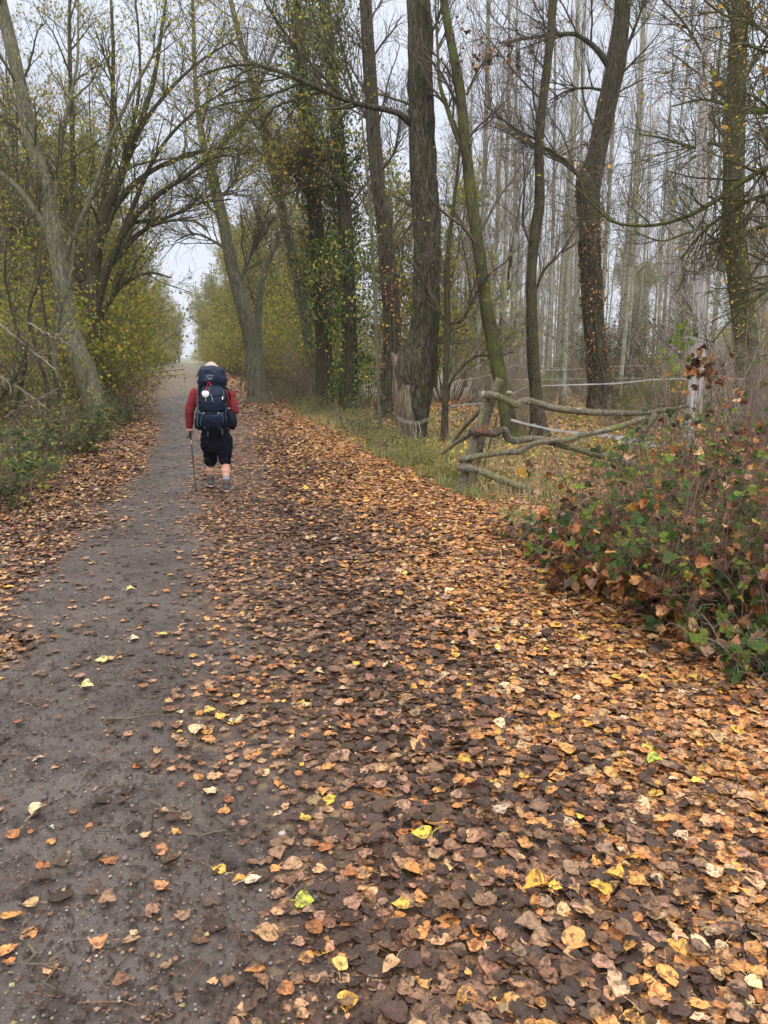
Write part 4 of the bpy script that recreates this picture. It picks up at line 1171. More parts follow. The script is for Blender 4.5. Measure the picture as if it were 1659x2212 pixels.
# ------------------------------------------------------------------ verge plants close by
def plant(name, label, cat, base, H, Rr, nst, pal, per, lsz, frac=1., twig='twig', lod=1, arch=-.05, n2=6, n3=4, sr=.005, group=None, spread=.9, prof=WOVAL, extra=None, aspect=(1, 1)):
    base = np.array([base[0], base[1], float(gz(base[0], base[1]))])
    root = thing(name, label, cat, base, group)
    tw = MB(); a = rng.uniform(0, 6.28, nst); r0 = Rr * np.sqrt(rng.random(nst)) * .8
    K = 10; out = np.zeros((nst, K, 3))
    out[:, 0] = base + np.stack([np.cos(a) * r0 * aspect[0], np.sin(a) * r0 * aspect[1], np.full(nst, -.04)], 1)
    b = rng.uniform(0, 6.28, nst); s = rng.uniform(.1, spread, nst)
    d = norm(np.stack([np.cos(b) * s, np.sin(b) * s, np.ones(nst)], 1)); L = H * rng.uniform(.5, 1.3, nst)
    for k in range(1, K):
        out[:, k] = out[:, k - 1] + d * L[:, None] / (K - 1)
        d = norm(d + rng.normal(0, .13, d.shape) + np.array([0, 0, arch]))
    rr = np.linspace(1, .4, K)[None] * rng.uniform(.6, 1.4, nst)[:, None] * sr
    c, cr = offspring(out, rr, n2, H * .15, H * .4, .9, .1, 6, .6, .15, 1, .18, arch, rmin=.0015)
    e, er = offspring(c, cr, n3, H * .06, H * .18, .8, .05, 4, .6, .1, 1, .2, arch, rmin=.0012)
    for q in (out, c, e):
        q[..., 2] = np.maximum(q[..., 2], gz(q[..., 0], q[..., 1]) - .03 * (q is out))
    tubes(tw, out, rr, 5); tubes(tw, c, cr, 4); tubes(tw, e, er, 3)
    tw.build('stems', M[twig], root)
    if cat == 'bramble' and H > .38:
        cn = MB(); m = 7; a = rng.uniform(0, 6.28, m); st0 = base + np.stack([np.cos(a) * Rr * .4, np.sin(a) * Rr * .4, 0 * a], 1); t = np.linspace(0, 1, 16)[None, :, None]
        rch = rng.uniform(.6, 1.25, m)[:, None, None] * (Rr + .15); hh = rng.uniform(.8, 1.35, m)[:, None, None] * H; b = (a + rng.normal(0, .6, m))[:, None, None]
        Pc = st0[:, None] + np.concatenate([np.cos(b) * rch * t, np.sin(b) * rch * t, hh * np.sin(np.pi * np.minimum(t * .85, 1)) ** .8], -1) + rng.normal(0, .006, (m, 16, 3))
        tubes(cn, Pc, np.linspace(.0036, .0014, 16)[None].repeat(m, 0), 5); cn.build('canes', M['cane'], root)
    fol = MB()
    if cat == 'bramble': sprays_on(fol, np.concatenate([e, c[:, :4]]), per, lsz, pal, lod, frac * .5, prof)
    else: leaves_on(fol, np.concatenate([e, c[:, :4]]), per, lsz, pal, lod, .35, .02, frac, prof)
    if fol.n: fol.build('foliage', M['foliage'], root)
    if extra:      # dead leaves caught in the stems
        n, pal2, sz2 = extra
        q = np.concatenate([out.reshape(-1, 3), c.reshape(-1, 3)]); k = rng.integers(0, len(q), n)
        p = q[k] + rng.normal(0, .05, (n, 3)); p[:, 2] = np.maximum(p[:, 2] * rng.uniform(.35, 1, n), gz(p[:, 0], p[:, 1]) + .02)
        al, nr = hang_dirs(n, .3); cm = MB()
        leaves(cm, p, al, nr, rng.uniform(sz2 * .7, sz2 * 1.3, n), pick(pal2, n), lod, bend=.5, cup=.2)
        cm.build('caught_leaves', M['litter'], root)
    return root


CAUGHT = [(ORANGE, 3), (RUST, 3.5), (MID, 3), (TAN, 1.6), (PINKB, 2), (DARK, 1.5), (YEL, .5)]
BRG = [(GREEN, 5), (DGREEN, 2), (GREENL, 2.2), (OLIVE, .8), (RUST, .7), (MID, .4), (YEL, .35)]
PX = lambda x, y: G(x, y)[:2]
brs = [
    ((1150, 1170), .26, .28, 16, 'low grassy bramble nearest the foot of the log gate', .035, 60),
    ((1235, 1200), .42, .38, 30, 'bramble with small green leaves under the lowest gate rail', .038, 260),
    ((1325, 1255), .60, .45, 40, 'bramble full of caught brown leaves and fresh green shoots, front middle', .042, 420),
    ((1400, 1270), 1.05, .50, 44, 'tallest bramble tangle heaped round the foot of the silver dead trunk', .045, 520),
    ((1480, 1330), .95, .42, 40, 'bramble thick with big rust-coloured leaves below the dead trunk', .045, 460),
    ((1590, 1360), 1.05, .45, 42, 'dark green bramble in the right corner of the verge', .042, 420),
    ((1640, 1440), .45, .35, 30, 'lowest bramble creeping out over the litter at the right edge', .045, 160),
    ((1560, 1180), 1.35, .6, 44, 'bramble mound behind, against the right edge', .045, 420),
    ((1420, 1130), .42, .40, 26, 'bramble growing through the right end of the log gate', .04, 200),
]
for (c, H, R_, n_, lb, ls, ex) in brs:
    plant('bramble_bush', lb, 'bramble', PX(*c), H, R_, n_, BRG, 1, ls * 1.2, .45, 'twig_red' if ex > 300 else 'twig_grey', 1, -.08, 7, 4, .0050, 'brambles on the right verge', .9, WOVAL, (int(ex * 1.0), CAUGHT, .078))
# bare thorny bush round the dead trunk, with the green spray and the clump of dead leaves
tb = plant('thorn_bush', 'tall bare thorn bush tangled round the dead trunk with a few large yellow leaves', 'bush', PX(1580, 1008), 2.9, .6, 20, [(YEL, 2), (LEMON, 1), (ORANGE, 1)], 1, .06, .04, 'twig_grey', 1, -.01, 10, 6, .014, None, .55)
mb = MB(); c0 = A(1475, 745, 9.4); n = 44
p = c0 + rng.normal(0, 1, (n, 3)) * [.13, .08, .19]; al, nr = hang_dirs(n, .6)
leaves(mb, p, al, nr * [1, 1, 1] + [0, -1.5, 0], rng.uniform(.05, .085, n), pick([(GREENL, 4), (GREEN, 1.5)], n), 1, prof=WPROF); mb.build('foliage', M['foliage'], tb)
mb = MB(); c0 = A(1520, 800, 9.4); n = 64
p = c0 + rng.normal(0, 1, (n, 3)) * [.13, .07, .12]; al, nr = hang_dirs(n, .6)
leaves(mb, p, al, nr, rng.uniform(.07, .11, n), pick([(RUST, 4), (MID, 3), (ORANGE, 1.4), (DARK, 2)], n), 1, cup=.3, bend=.6); mb.build('caught_leaves', M['litter'], tb)
plant('thorn_bush', 'bare grey thorn bush between the dead trunk and the right edge', 'bush', PX(1640, 1060), 2.2, .5, 14, [(YEL, 2), (GREENL, 1)], 1, .05, .05, 'twig_grey', 1, -.01, 9, 6, .012, None, .6)
plant('thorn_bush', 'slim bare bush left of the dead trunk above the top rail', 'bush', PX(1445, 975), 2.0, .4, 12, [(YEL, 2), (ORANGE, 1)], 1, .05, .05, 'twig_grey', 1, -.01, 9, 6, .012, None, .5)
plant('bramble_bush', 'bright green bramble spray in front of the dead trunk foot', 'bramble', PX(1500, 1140), .85, .22, 14, [(GREENL, 4), (GREEN, 2), (LEMON, .6)], 1, .05, .9, 'twig_red', 1, -.05, 4, 3, .004, 'brambles on the right verge', .5)
plant('bramble_bush', 'tall bramble canes climbing the silver dead trunk with rust and green leaves', 'bramble', PX(1500, 1090), 1.25, .35, 26, [(GREENL, 3), (GREEN, 2), (RUST, 2), (YEL, .5)], 1, .05, .5, 'twig_red', 1, -.03, 6, 3, .005, 'brambles on the right verge', .5, WOVAL, (260, CAUGHT, .085))
plant('bramble_bush', 'tall rusty-leaved bramble right of the dead trunk', 'bramble', PX(1610, 1110), 1.25, .4, 26, [(GREEN, 2), (RUST, 3), (YEL, .5)], 1, .05, .5, 'twig_red', 1, -.03, 6, 3, .005, 'brambles on the right verge', .5, WOVAL, (300, CAUGHT, .085))
plant('bramble_bush', 'bright green bramble spray at the right edge', 'bramble', PX(1645, 1190), .85, .2, 10, [(GREENL, 4), (LEMON, 1)], 1, .05, .9, 'twig_red', 1, -.05, 4, 3, .004, 'brambles on the right verge', .5)

# right verge weeds from the gate to the ivy pair
k = 0
LB = ['at the foot of the log gate', 'just beyond the gate posts', 'in front of the furrowed trunk', 'under the broken stub', 'left of the furrowed trunk', 'below the thin bare sapling', 'in front of the brown tree', 'below the ivy pair', 'right of the ivy pair foot', 'left of the ivy pair', 'opposite the hiker', 'farther along opposite the hiker', 'beside the thin leaning trunk', 'beyond the thin leaning trunk']
for (x, y), H, kind in [((975, 1040), .35, 0), ((930, 1010), .42, 0), ((890, 1000), .5, 0), ((860, 985), .45, 1), ((835, 965), .55, 0), ((800, 945), .5, 1), ((770, 935), .7, 1), ((735, 915), .6, 0), ((760, 900), .9, 1), ((690, 900), .7, 1), ((660, 895), .6, 0), ((640, 880), .7, 1), ((620, 873), .9, 1), ((600, 868), 1.0, 1)]:
    pal = [(OLIVE, 3), (GREENL, 2), (OYEL, 2), (KHAKI, 1)] if kind == 0 else [(GREEN, 3), (OLIVE, 2), (DGREEN, 1), (KHAKI, 1)]
    plant('weed_clump', ('yellow-green' if kind == 0 else 'dark green') + ' weed clump ' + LB[k], 'weeds', PX(x, y), H * .9, .5, 30, pal, 1, .038, .75, 'twig_grey', 2, -.06, 6, 4, .003, 'weeds along the right verge', .9); k += 1
# left verge
lv = [((20, 1060), .8, .6, 40, 'green and straw bramble at the left edge, nearest', 0), ((90, 1020), .7, .5, 36, 'low green bramble spilling onto the left leaves', 1), ((60, 985), 1.1, .6, 36, 'bramble full of pale dead stems at the left edge', 0), ((150, 985), .7, .5, 36, 'dark green bramble left of the grey leaning trunk', 1),
      ((190, 955), .6, .5, 36, 'dark green bramble at the foot of the grey leaning trunk', 1), ((215, 950), .75, .4, 34, 'leafy yellow-green bramble hiding the base of the grey leaning trunk', 0), ((235, 930), .8, .4, 34, 'dark green bramble right of the grey leaning trunk base', 1), ((250, 915), .9, .5, 30, 'green shrub right of the grey leaning trunk foot', 1), ((255, 890), 1.0, .6, 30, 'yellow-green shrub beyond the arching tree foot', 0), ((100, 940), 1.3, .7, 34, 'tall tangle with round pale green leaves on the left', 2),
      ((10, 940), 1.6, .7, 34, 'tall tangle of bare stems at the left edge', 0), ((-60, 1110), .9, .7, 40, 'dark bramble cut off by the left edge', 1)]
for c, H, R_, n_, lb, kd in lv:
    pal = [[(OLIVE, 2), (GREENL, 1.5), (GREEN, 3), (OYEL, .7)], [(GREEN, 4), (DGREEN, 4), (OLIVE, 1)], [(GREENL, 4), (OYEL, 2)]][kd]
    plant('bramble_bush', lb, 'bramble', PX(*c), H, R_, n_, pal, 1, .042, .95 if kd else .6, 'twig' if kd == 0 else 'twig_red', 2, -.06, 7, 5, .0045, 'brambles on the left verge', .9, WOVAL, (60, CAUGHT, .05))
# bare dark stems and leaning dead sticks by the left edge
k = 0
for st_, Yk, lb in [([(35, 1010, 12), (30, 900, 10), (55, 780, 9), (30, 690, 7), (12, 600, 5), (15, 500, 3)], 13.5, 'dark crooked stem nearest the left edge'),
                    ([(85, 1000, 11), (105, 860, 9), (80, 760, 8), (62, 680, 7), (85, 600, 5), (90, 500, 3)], 13.8, 'dark forked stem right of the crooked one'),
                    ([(120, 980, 9), (128, 860, 8), (108, 780, 7), (98, 690, 7), (88, 620, 5), (70, 520, 3)], 14.5, 'slim dark stem close left of the grey leaning trunk'),
                    ([(150, 960, 12), (125, 840, 11), (118, 760, 10), (130, 680, 9), (152, 600, 7), (160, 520, 4)], 15.5, 'pale lichened stem crossing before the grey leaning trunk'),
                    ([(-30, 900, 13), (0, 860, 11), (40, 800, 9), (60, 740, 7)], 13, 'dead branch leaning in from the left edge')]:
    q = resample(pts3(st_, Yk), 40)
    root = thing('thin_tree', lb, 'tree', (q[0, 0], q[0, 1], float(gz(q[0, 0], q[0, 1]))), None)
    q[0, 2] = min(q[0, 2], float(gz(q[0, 0], q[0, 1])) - .05)
    mb = MB(); trunk_mesh(mb, q[:, :3], q[:, 3], 8, .1, k, 3); mb.build('trunk', M['bark_grey' if k == 3 else 'bark_dark'], root)
    a, ar = offspring(q[None, 4:, :3], q[None, 4:, 3], 16, .4, 1.2, .8, .25, 7, .5, 0, 1, .15, .0, rcap=.012)
    b, br_ = offspring(a, ar, 6, .2, .6, .8, .1, 5, .6, .1, 1, .18, 0); c, cr = offspring(b, br_, 4, .1, .3, .8, .1, 3, .6, .1, 1, .2, 0)
    tw = MB(); tubes(tw, a, ar, 5); tubes(tw, b, br_, 3); tubes(tw, c, cr, 3); tw.build('crown', M['twig'], root)
    fo = MB(); leaves_on(fo, c, 1, .045, [(OLIVE, 3), (GREENL, 3), (OYEL, 2)], 2, .4, .02, .5); fo.build('foliage', M['foliage'], root)
    k += 1
rs = [(( -20, 800, 6), (100, 880, 4)), ((0, 700, 5), (120, 800, 3)), ((10, 905, 6), (120, 840, 3)), ((30, 950, 6), (140, 900, 3)), ((0, 820, 5), (90, 760, 3)), ((60, 700, 4), (150, 745, 3)), ((20, 860, 5), (60, 730, 3))]
mb = MB()
root = thing('dead_brushwood', 'heap of pale leaning dead sticks at the left edge', 'brushwood', (*PX(20, 1030), 0.1))
for i, (a, b) in enumerate(rs):
    p = pts3([a, b], 13 + .1 * i); q = resample(p, 12); q[:, :3] += rng.normal(0, .015, (12, 3)); tubes(mb, q[None, :, :3], q[None, :, 3], 6)
    s, sr_ = offspring(q[None, :, :3], q[None, :, 3], 9, .2, .7, .7, 0, 5, .6, .1, 1, .12); tubes(mb, s, sr_, 4)
mb.build('sticks', M['twig_grey'], root)

# ------------------------------------------------------------------ grass, straw and ground cover (uncountable)
def blades(n, xf, yf, h, pal, w=.004, lean=.35):
    x, y = xf, yf; g = gz(x, y)
    a = rng.uniform(0, 6.28, n); L = rng.uniform(.4, 1.2, n) * h; l = rng.uniform(0, lean, n) * 2
    dx, dy = np.cos(a) * l, np.sin(a) * l
    K = 4; t = np.linspace(0, 1, K)[None]
    P = np.stack([x[:, None] + dx[:, None] * L[:, None] * t ** 2, y[:, None] + dy[:, None] * L[:, None] * t ** 2, g[:, None] - .01 + L[:, None] * t * (1 - .25 * l[:, None] * t)], -1)
    side_ = np.stack([-np.sin(a), np.cos(a), 0 * a], 1)[:, None] * (w * (1 - .85 * t))[..., None] * rng.uniform(.6, 1.4, (n, 1, 1))
    v = np.stack([P - side_, P + side_], 2)
    idx = np.arange(n * K * 2).reshape(n, K, 2)
    q = np.stack([idx[:, :-1, 0], idx[:, :-1, 1], idx[:, 1:, 1], idx[:, 1:, 0]], -1).reshape(-1, 4)
    return v, q, np.repeat(pick(pal, n), K * 2, 0)


STRAW = [((.40, .32, .18), 4), ((.28, .22, .12), 3), (OLIVE, 2), (GREENL, 1), ((.14, .18, .04), 2)]
GR = [((.09, .15, .03), 3), ((.16, .20, .05), 3), ((.30, .26, .12), 2)]


def strip(mb, i, side_, y0, y1, n, h, pal, wid, w):
    y = rng.uniform(y0, y1, n); x = B(i, y) + side_ * (rng.gamma(1.6, wid / 2, n) - .15)
    clump = vn2(x * 2.5, y * 2.5, 61); ok = rng.random(n) < smooth(.3, .6, clump)
    x, y = x[ok], y[ok]
    v, q, c = blades(len(x), x, y, h, pal, w)
    mb.add(v, q, c)


gm = MB()
strip(gm, 5, 1, 3.4, 9, 9000, .10, GR, .6, .0022); strip(gm, 5, 1, 4, 12, 5500, .18, STRAW, 1.2, .0020)
strip(gm, 5, 1, 9, 26, 11000, .28, STRAW, 1.6, .0035); strip(gm, 0, -1, 8, 26, 8000, .22, [((.05, .085, .025), 5), ((.09, .12, .03), 3), ((.16, .12, .07), 2)], 1.6, .003)
strip(gm, 5, 1, 9, 14, 7000, .16, GR, .5, .003)
n = 15000; y = rng.uniform(8.5, 30, n); x = rng.uniform(.1, .62, n) * y + rng.normal(0, .3, n); ok = (x > B(5, y) + .1) & (rng.random(n) < smooth(.38, .62, vn2(x * 1.1, y * 1.1, 63)))
v, q, c = blades(ok.sum(), x[ok], y[ok], .24, STRAW + [((.20, .13, .06), 3)], .004); gm.add(v, q, c)
# tall straw stems by the gate
n = 180; y = rng.uniform(7.5, 12, n); x = B(5, y) + rng.gamma(2, .5, n); v, q, c = blades(n, x, y, .75, [((.42, .33, .19), 1), ((.25, .16, .10), 1)], .0022, .2); gm.add(v, q, c)
tag(gm.build('grass', M['grass']), 'thin grass and dry straw along both verges and under the trees', 'grass', None, 'stuff')

# leaf-strewn wood floor: fallen leaves and low seedlings beyond the verges
wf = MB()
for y0, y1, dens, s, lod in [(3.6, 9, 330, .06, 1), (9, 16, 300, .07, 2), (16, 30, 110, .10, 2)]:
    n = int(dens * (y1 - y0) * .62 * (y0 + y1) / 2 * 1.6); y = rng.uniform(y0, y1, n); x = rng.uniform(-.62, .64, n) * y
    ok = ((x > B(5, y) + .1) | (x < B(0, y) - .1)) & (rng.random(n) < .25 + .75 * smooth(.35, .6, vn2(x * .9, y * .9, 71))); x, y = x[ok], y[ok]; n = len(x)
    a = rng.uniform(0, 6.28, n)
    leaves(wf, np.stack([x, y, gz(x, y) + .02 + rng.random(n) * .03], 1), np.stack([np.cos(a), np.sin(a), 0 * a], 1), norm(rng.normal(0, .35, (n, 3)) + [0, 0, 1]), rng.uniform(.7, 1.3, n) * s,
           pick([(ORANGE, 3), (RUST, 2), (TAN, 2.4), (MID, 2.4), (YEL, .7), (PINKB, 2)], n), lod)
tag(wf.build('floor_litter', M['litter']), 'orange and brown leaves strewn on the wood floor behind the gate', 'leaf litter', None, 'stuff')
gc = MB()
n = 42000; y = rng.uniform(9.5, 30, n); x = rng.uniform(-.6, .62, n) * y
ok = ((x > B(5, y) + .2) | (x < B(0, y) - .2)) & (rng.random(n) < smooth(.45, .62, vn2(x * .8, y * .8, 73))); x, y = x[ok], y[ok]; n = len(x)
h = rng.uniform(.03, .42, n) * smooth(.3, .8, vn2(x * 1.6, y * 1.6, 74))
al, nr = hang_dirs(n, 0)
leaves(gc, np.stack([x, y, gz(x, y) + h], 1), al, nr + [0, 0, 1.2], rng.uniform(.035, .075, n), pick([(OYEL, 4), (YEL, 2), (OLIVE, 3), (GREENL, 3), (RUST, 1), (GREEN, 2)], n), 2, prof=WOVAL)
sel = rng.random(n) < .5
b = np.stack([x, y, gz(x, y) - .01], 1)[sel]; t_ = np.stack([x, y, gz(x, y) + h], 1)[sel]; mid_ = (b + t_) / 2 + rng.normal(0, .02, b.shape)
tubes(gc, np.stack([b, mid_, t_], 1), np.full((len(b), 3), .0022), 3, KHAKI)
tag(gc.build('ground_cover', M['ivy']), 'low yellow and green seedlings covering the wood floor', 'ground cover', None, 'stuff')

# ------------------------------------------------------------------ rough log gate
def Z5(pl):
    return [((1750 + x / 1.659) / 1.8228, (1350 + y / 1.659) / 1.8228, w / 3.024) for x, y, w in pl]


GY = 9.45
gate_base = A(*Z5([(95, 985, 1)])[0][:2], GY)
gate = thing('log_gate', 'rustic gate of crooked bare logs lashed to leaning posts on the right verge', 'gate', (gate_base[0], gate_base[1], float(gz(gate_base[0], gate_base[1]))))


def log(name, pl, Y0, Y1, mat='log', K=60, S=20, label=None, knots=0, ridge=.11):
    pl = Z5(pl); n = len(pl)
    q = pts3(pl, Y0, lambda k: (Y1 - Y0) * k / (n - 1) if n > 1 else 0)
    q = resample(q, K); mb = MB()
    trunk_mesh(mb, q[:, :3], q[:, 3], S, ridge, seed=int(pl[0][0]) % 50, freq=2.4, vf=5, lump=.12)
    for _ in range(knots):
        k = random.randrange(4, K - 4); d = norm(np.array([random.gauss(0, .4), -1, random.gauss(0, .7)]))
        b = q[k, :3] + d * q[k, 3] * .7
        trunk_mesh(mb, np.array([b, b + d * q[k, 3] * .45, b + d * q[k, 3] * .7]), q[k, 3] * np.array([.5, .4, .25]), 8, .1, k)
    o = mb.build(name, M[mat], gate)
    if label: tag(o, label)
    return q


log('post', [(85, 1000, 62), (120, 900, 62), (160, 760, 60), (195, 640, 56), (235, 500, 52), (275, 380, 46), (300, 330, 40)], GY, GY + .12, knots=2)
log('post', [(165, 965, 50), (195, 850, 48), (225, 720, 46), (255, 600, 46), (290, 450, 48), (325, 330, 52), (360, 235, 50)], GY + .32, GY + .22, knots=1)
log('brace', [(50, 655, 26), (120, 560, 30), (185, 490, 32), (250, 420, 32)], GY + .9, GY + .28)
log('brace', [(-10, 715, 26), (80, 650, 28), (150, 610, 30), (200, 580, 30)], GY + .8, GY + .2)
log('top_rail', [(252, 335, 54), (330, 345, 52), (400, 372, 48), (465, 405, 50), (500, 385, 42), (545, 378, 44), (620, 398, 44), (720, 428, 44), (870, 446, 44), (1000, 455, 42), (1100, 458, 40), (1300, 458, 34), (1440, 440, 30), (1590, 412, 22)], GY - .04, 10.3, K=80, knots=5)
log('middle_rail', [(162, 578, 50), (210, 585, 50), (265, 588, 46), (320, 598, 44), (355, 585, 46), (385, 562, 44)], GY - .05, GY - .02, 'log_dark', label='dark wet stub end of the middle rail')
log('middle_rail', [(383, 566, 40), (398, 575, 46), (405, 605, 46), (425, 630, 44), (470, 638, 42), (560, 628, 42), (640, 635, 42), (740, 664, 42), (850, 692, 44), (960, 722, 46), (1060, 748, 42), (1150, 775, 40), (1240, 800, 42), (1310, 832, 36)], GY - .03, 9.95, K=90, knots=5, label='crooked grey middle rail running down to the right')
log('cross_rail', [(98, 768, 40), (170, 748, 38), (250, 734, 36), (350, 720, 36), (440, 714, 36), (490, 712, 38), (530, 685, 38), (600, 655, 36), (700, 640, 36), (780, 636, 38), (840, 626, 38), (890, 602, 36), (980, 588, 36), (1100, 560, 38), (1220, 522, 36), (1325, 488, 32)], GY - .09, 9.8, K=90, knots=4, label='mossy rail rising to the right across the others')
log('lower_rail', [(86, 815, 52), (150, 818, 52), (240, 840, 50), (340, 880, 50), (450, 922, 48), (560, 958, 46), (660, 1000, 44), (740, 1035, 40)], GY - .10, 9.2, K=60, knots=4, label='lowest rail slanting into the brambles')
log('post', [(1385, 465, 52), (1330, 540, 52), (1280, 620, 52), (1235, 690, 50), (1190, 760, 50), (1150, 830, 46), (1115, 930, 44)], 9.98, 10.05, knots=2)
# sawn ends
M['sawn'] = flat_mat('sawn_wood', (.36, .31, .24), (.24, .20, .15), .85, 40, .3, .004, .2)
for (x, y, r, yy) in [(253, 335, 22, GY - .03), (418, 325, 12, GY - .02), (870, 435, 11, 9.74)]:
    d = Z5([(x, y, r)])[0]; p = A(d[0], d[1], yy); rr = r / 3.024 * mpp(d[1], yy)
    mb = MB(); trunk_mesh(mb, np.array([p + [0.05, .06, -.01], p, p + [-.012, -.006, .003]]), np.array([rr, rr, rr * .97]), 14, .05, 3); mb.build('sawn_end', M['sawn'], gate)
# wire lashings
M['wire'] = flat_mat('rusty_wire', (.42, .15, .07), (.26, .09, .05), .6, 60, 0)
for (x, y, w, n_, nm) in [(230, 552, 56, 6, 'orange wire lashing round the dark rail end'), (190, 795, 46, 5, 'orange wire lashing between the two lower rails')]:
    mb = MB()
    for k in range(n_):
        t = np.linspace(0, 2 * np.pi, 22); d = Z5([(x, y, 1)])[0]; c = A(d[0], d[1], GY + .08); rx = w / 3.024 * mpp(d[1], GY) * random.uniform(.9, 1.15)
        P = c + np.stack([np.cos(t) * rx, np.sin(t) * .20 - .02, .014 * (k - n_ / 2) + .012 * np.sin(t * 2 + k)], 1) + rng.normal(0, .002, (22, 3))
        tubes(mb, P[None], np.full((1, 22), .0022), 5)
    tag(mb.build('wire_lashing', M['wire'], gate), nm)
q = resample(pts3(Z5([(352, 455, 7), (325, 560, 7), (290, 680, 7), (262, 800, 7), (238, 935, 7)]), GY + .25), 14)
mb = MB(); tubes(mb, q[None, :, :3], q[None, :, 3], 6); bar = mb.build('iron_bar', flat_mat('rusty_iron', (.10, .05, .035), (.05, .03, .025), .8, 60, 0), None)
tag(bar, 'thin rusty iron bar stuck in the ground beside the gate posts', 'bar')

# ------------------------------------------------------------------ white tape and cords between the trees
M['tape'] = flat_mat('white_tape', (.58, .58, .58), (.40, .40, .39), .45, 30, 0)
M['cord'] = flat_mat('pale_cord', (.55, .55, .50), (.4, .4, .36), .7, 30, 0)


def ribbon(name, pl, Y0, Y1, w, label, cat, mat='tape', flut=.15):
    n = len(pl); q = resample(pts3([(x, y, 4) for x, y in pl], Y0, lambda k: (Y1 - Y0) * k / (n - 1)), 60)[:, :3]
    a = np.linspace(0, 1, 60); up = np.stack([0 * a, np.sin(a * 20) * flut, 1 + 0 * a], 1); up = norm(up)
    ww = w * (1 + .15 * np.sin(a * 31))
    v = np.stack([q + up * ww[:, None] / 2, q - up * ww[:, None] / 2], 1)
    idx = np.arange(120).reshape(60, 2); qd = np.stack([idx[:-1, 0], idx[:-1, 1], idx[1:, 1], idx[1:, 0]], -1)
    th = np.array([0, .002, 0]); mb = MB(); mb.add(v, qd); mb.add(v + th, qd[:, ::-1])
    o = mb.build(name, M[mat], None, True); return tag(o, label, cat)


T5 = lambda l: [((1750 + x / 1.659) / 1.8228, (1350 + y / 1.659) / 1.8228) for x, y in l]
ribbon('barrier_tape', T5([(435, 502), (520, 525), (620, 548), (700, 566), (800, 580), (900, 590), (1000, 600), (1060, 606)]), 14.2, 12.2, .042, 'white tape sagging from the mossy leaning tree behind the gate', 'tape')
ribbon('barrier_tape', T5([(440, 335), (500, 305), (552, 283)]), 20, 18.6, .032, 'short white tape length left of the slender tree', 'tape')
ribbon('barrier_tape', T5([(618, 279), (750, 277), (900, 272), (1050, 268), (1150, 262), (1250, 252), (1350, 240)]), 18.6, 17, .030, 'long white tape stretched level across the wood at knee height', 'tape')
ribbon('barrier_tape', T5([(1350, 240), (1450, 236), (1600, 234), (1800, 232), (1950, 236)]), 17, 16, .022, 'white tape running to the right edge behind the dead trunk', 'tape')
ribbon('barrier_tape', T5([(40, 412), (120, 404), (200, 398), (260, 392)]), 17, 16, .035, 'pale tape low behind the thin knotty tree', 'tape')
k = 0
for pl, Y0, Y1, lb in [([(450, 142), (600, 172), (800, 176), (1000, 160), (1300, 148)], 19, 21, 'upper thin cord strung through the plantation'), ([(380, 238), (700, 238), (1000, 232), (1300, 230)], 20, 21, 'lower thin cord strung through the plantation'),
                       ([(20, 262), (150, 240), (300, 208), (450, 145)], 18, 18.5, 'pale cord rising towards the mossy leaning tree')]:
    q = resample(pts3([(x, y, 1.1) for x, y in T5(pl)], Y0, lambda i: (Y1 - Y0) * i / 3), 30); mb = MB(); tubes(mb, q[None, :, :3], np.full((1, 30), .004), 5)
    tag(mb.build('cord', M['cord'], None), lb, 'cord')
# crumpled white tape heap
mb = MB()
for j in range(5):
    b = T5([(1040 + j * 20, 596 + j * 9), (1120 + j * 15, 612 + 16 * (j % 3)), (1200 + 10 * j, 628 + 12 * (j % 2)), (1290 + j * 8, 650 + 5 * j), (1390 - 12 * j, 668)])
    q = resample(pts3([(x, y, 4) for x, y in b], 12.2, lambda i: -.05 * i), 40)[:, :3] + rng.normal(0, .014, (40, 3))
    a = np.linspace(0, 12 + j, 40); up = np.stack([0 * a, np.sin(a), np.cos(a)], 1) * .02
    v = np.stack([q + up, q - up], 1); idx = np.arange(80).reshape(40, 2)
    mb.add(v, np.stack([idx[:-1, 0], idx[:-1, 1], idx[1:, 1], idx[1:, 0]], -1))
tag(mb.build('tape_tangle', M['tape'], None), 'crumpled tangle of white tape hanging behind the right end of the gate', 'tape')
# twine knotted round the big grey leaning trunk
mb = MB(); t = np.linspace(0, 2 * np.pi, 20)
c = A(206, 868, 18.25); tubes(mb, (c + np.stack([np.cos(t) * .05, 0 * t - .02, np.sin(t) * .09 + .05], 1))[None], np.full((1, 20), .005), 5)
q = np.array([[c + [0, -.02, -.04], c + [-.05, -.05, -.25], c + [-.12, -.06, -.42]], [c + [0, -.02, -.04], c + [.03, -.05, -.2], c + [.02, -.06, -.38]]]); tubes(mb, q, np.full((2, 3), .005), 5)
tag(mb.build('twine', flat_mat('pale_green_twine', (.45, .58, .50), (.35, .47, .40), .7, 30, 0), None), 'pale green twine loop knotted on the big grey leaning trunk', 'twine')
# the tying cord on the furrowed trunk foot
mb = MB()
for dz in (0, .05, .1):
    q = resample(pts3([(858, 905, 1), (880, 912, 1), (905, 914, 1), (925, 908, 1)], 14.72), 16); q[:, 2] += dz * .5 - .02 * np.sin(np.linspace(0, 3, 16)); tubes(mb, q[None, :, :3], np.full((1, 16), .0022), 5)
q = np.array([[A(898, 912, 14.7), A(899, 930, 14.68), A(896, 948, 14.66)], [A(904, 912, 14.7), A(908, 928, 14.68), A(906, 945, 14.66)]]); tubes(mb, q, np.full((2, 3), .005), 5)
tag(mb.build('twine', M['cord'], None), 'white cord tied round the foot of the furrowed trunk', 'twine')

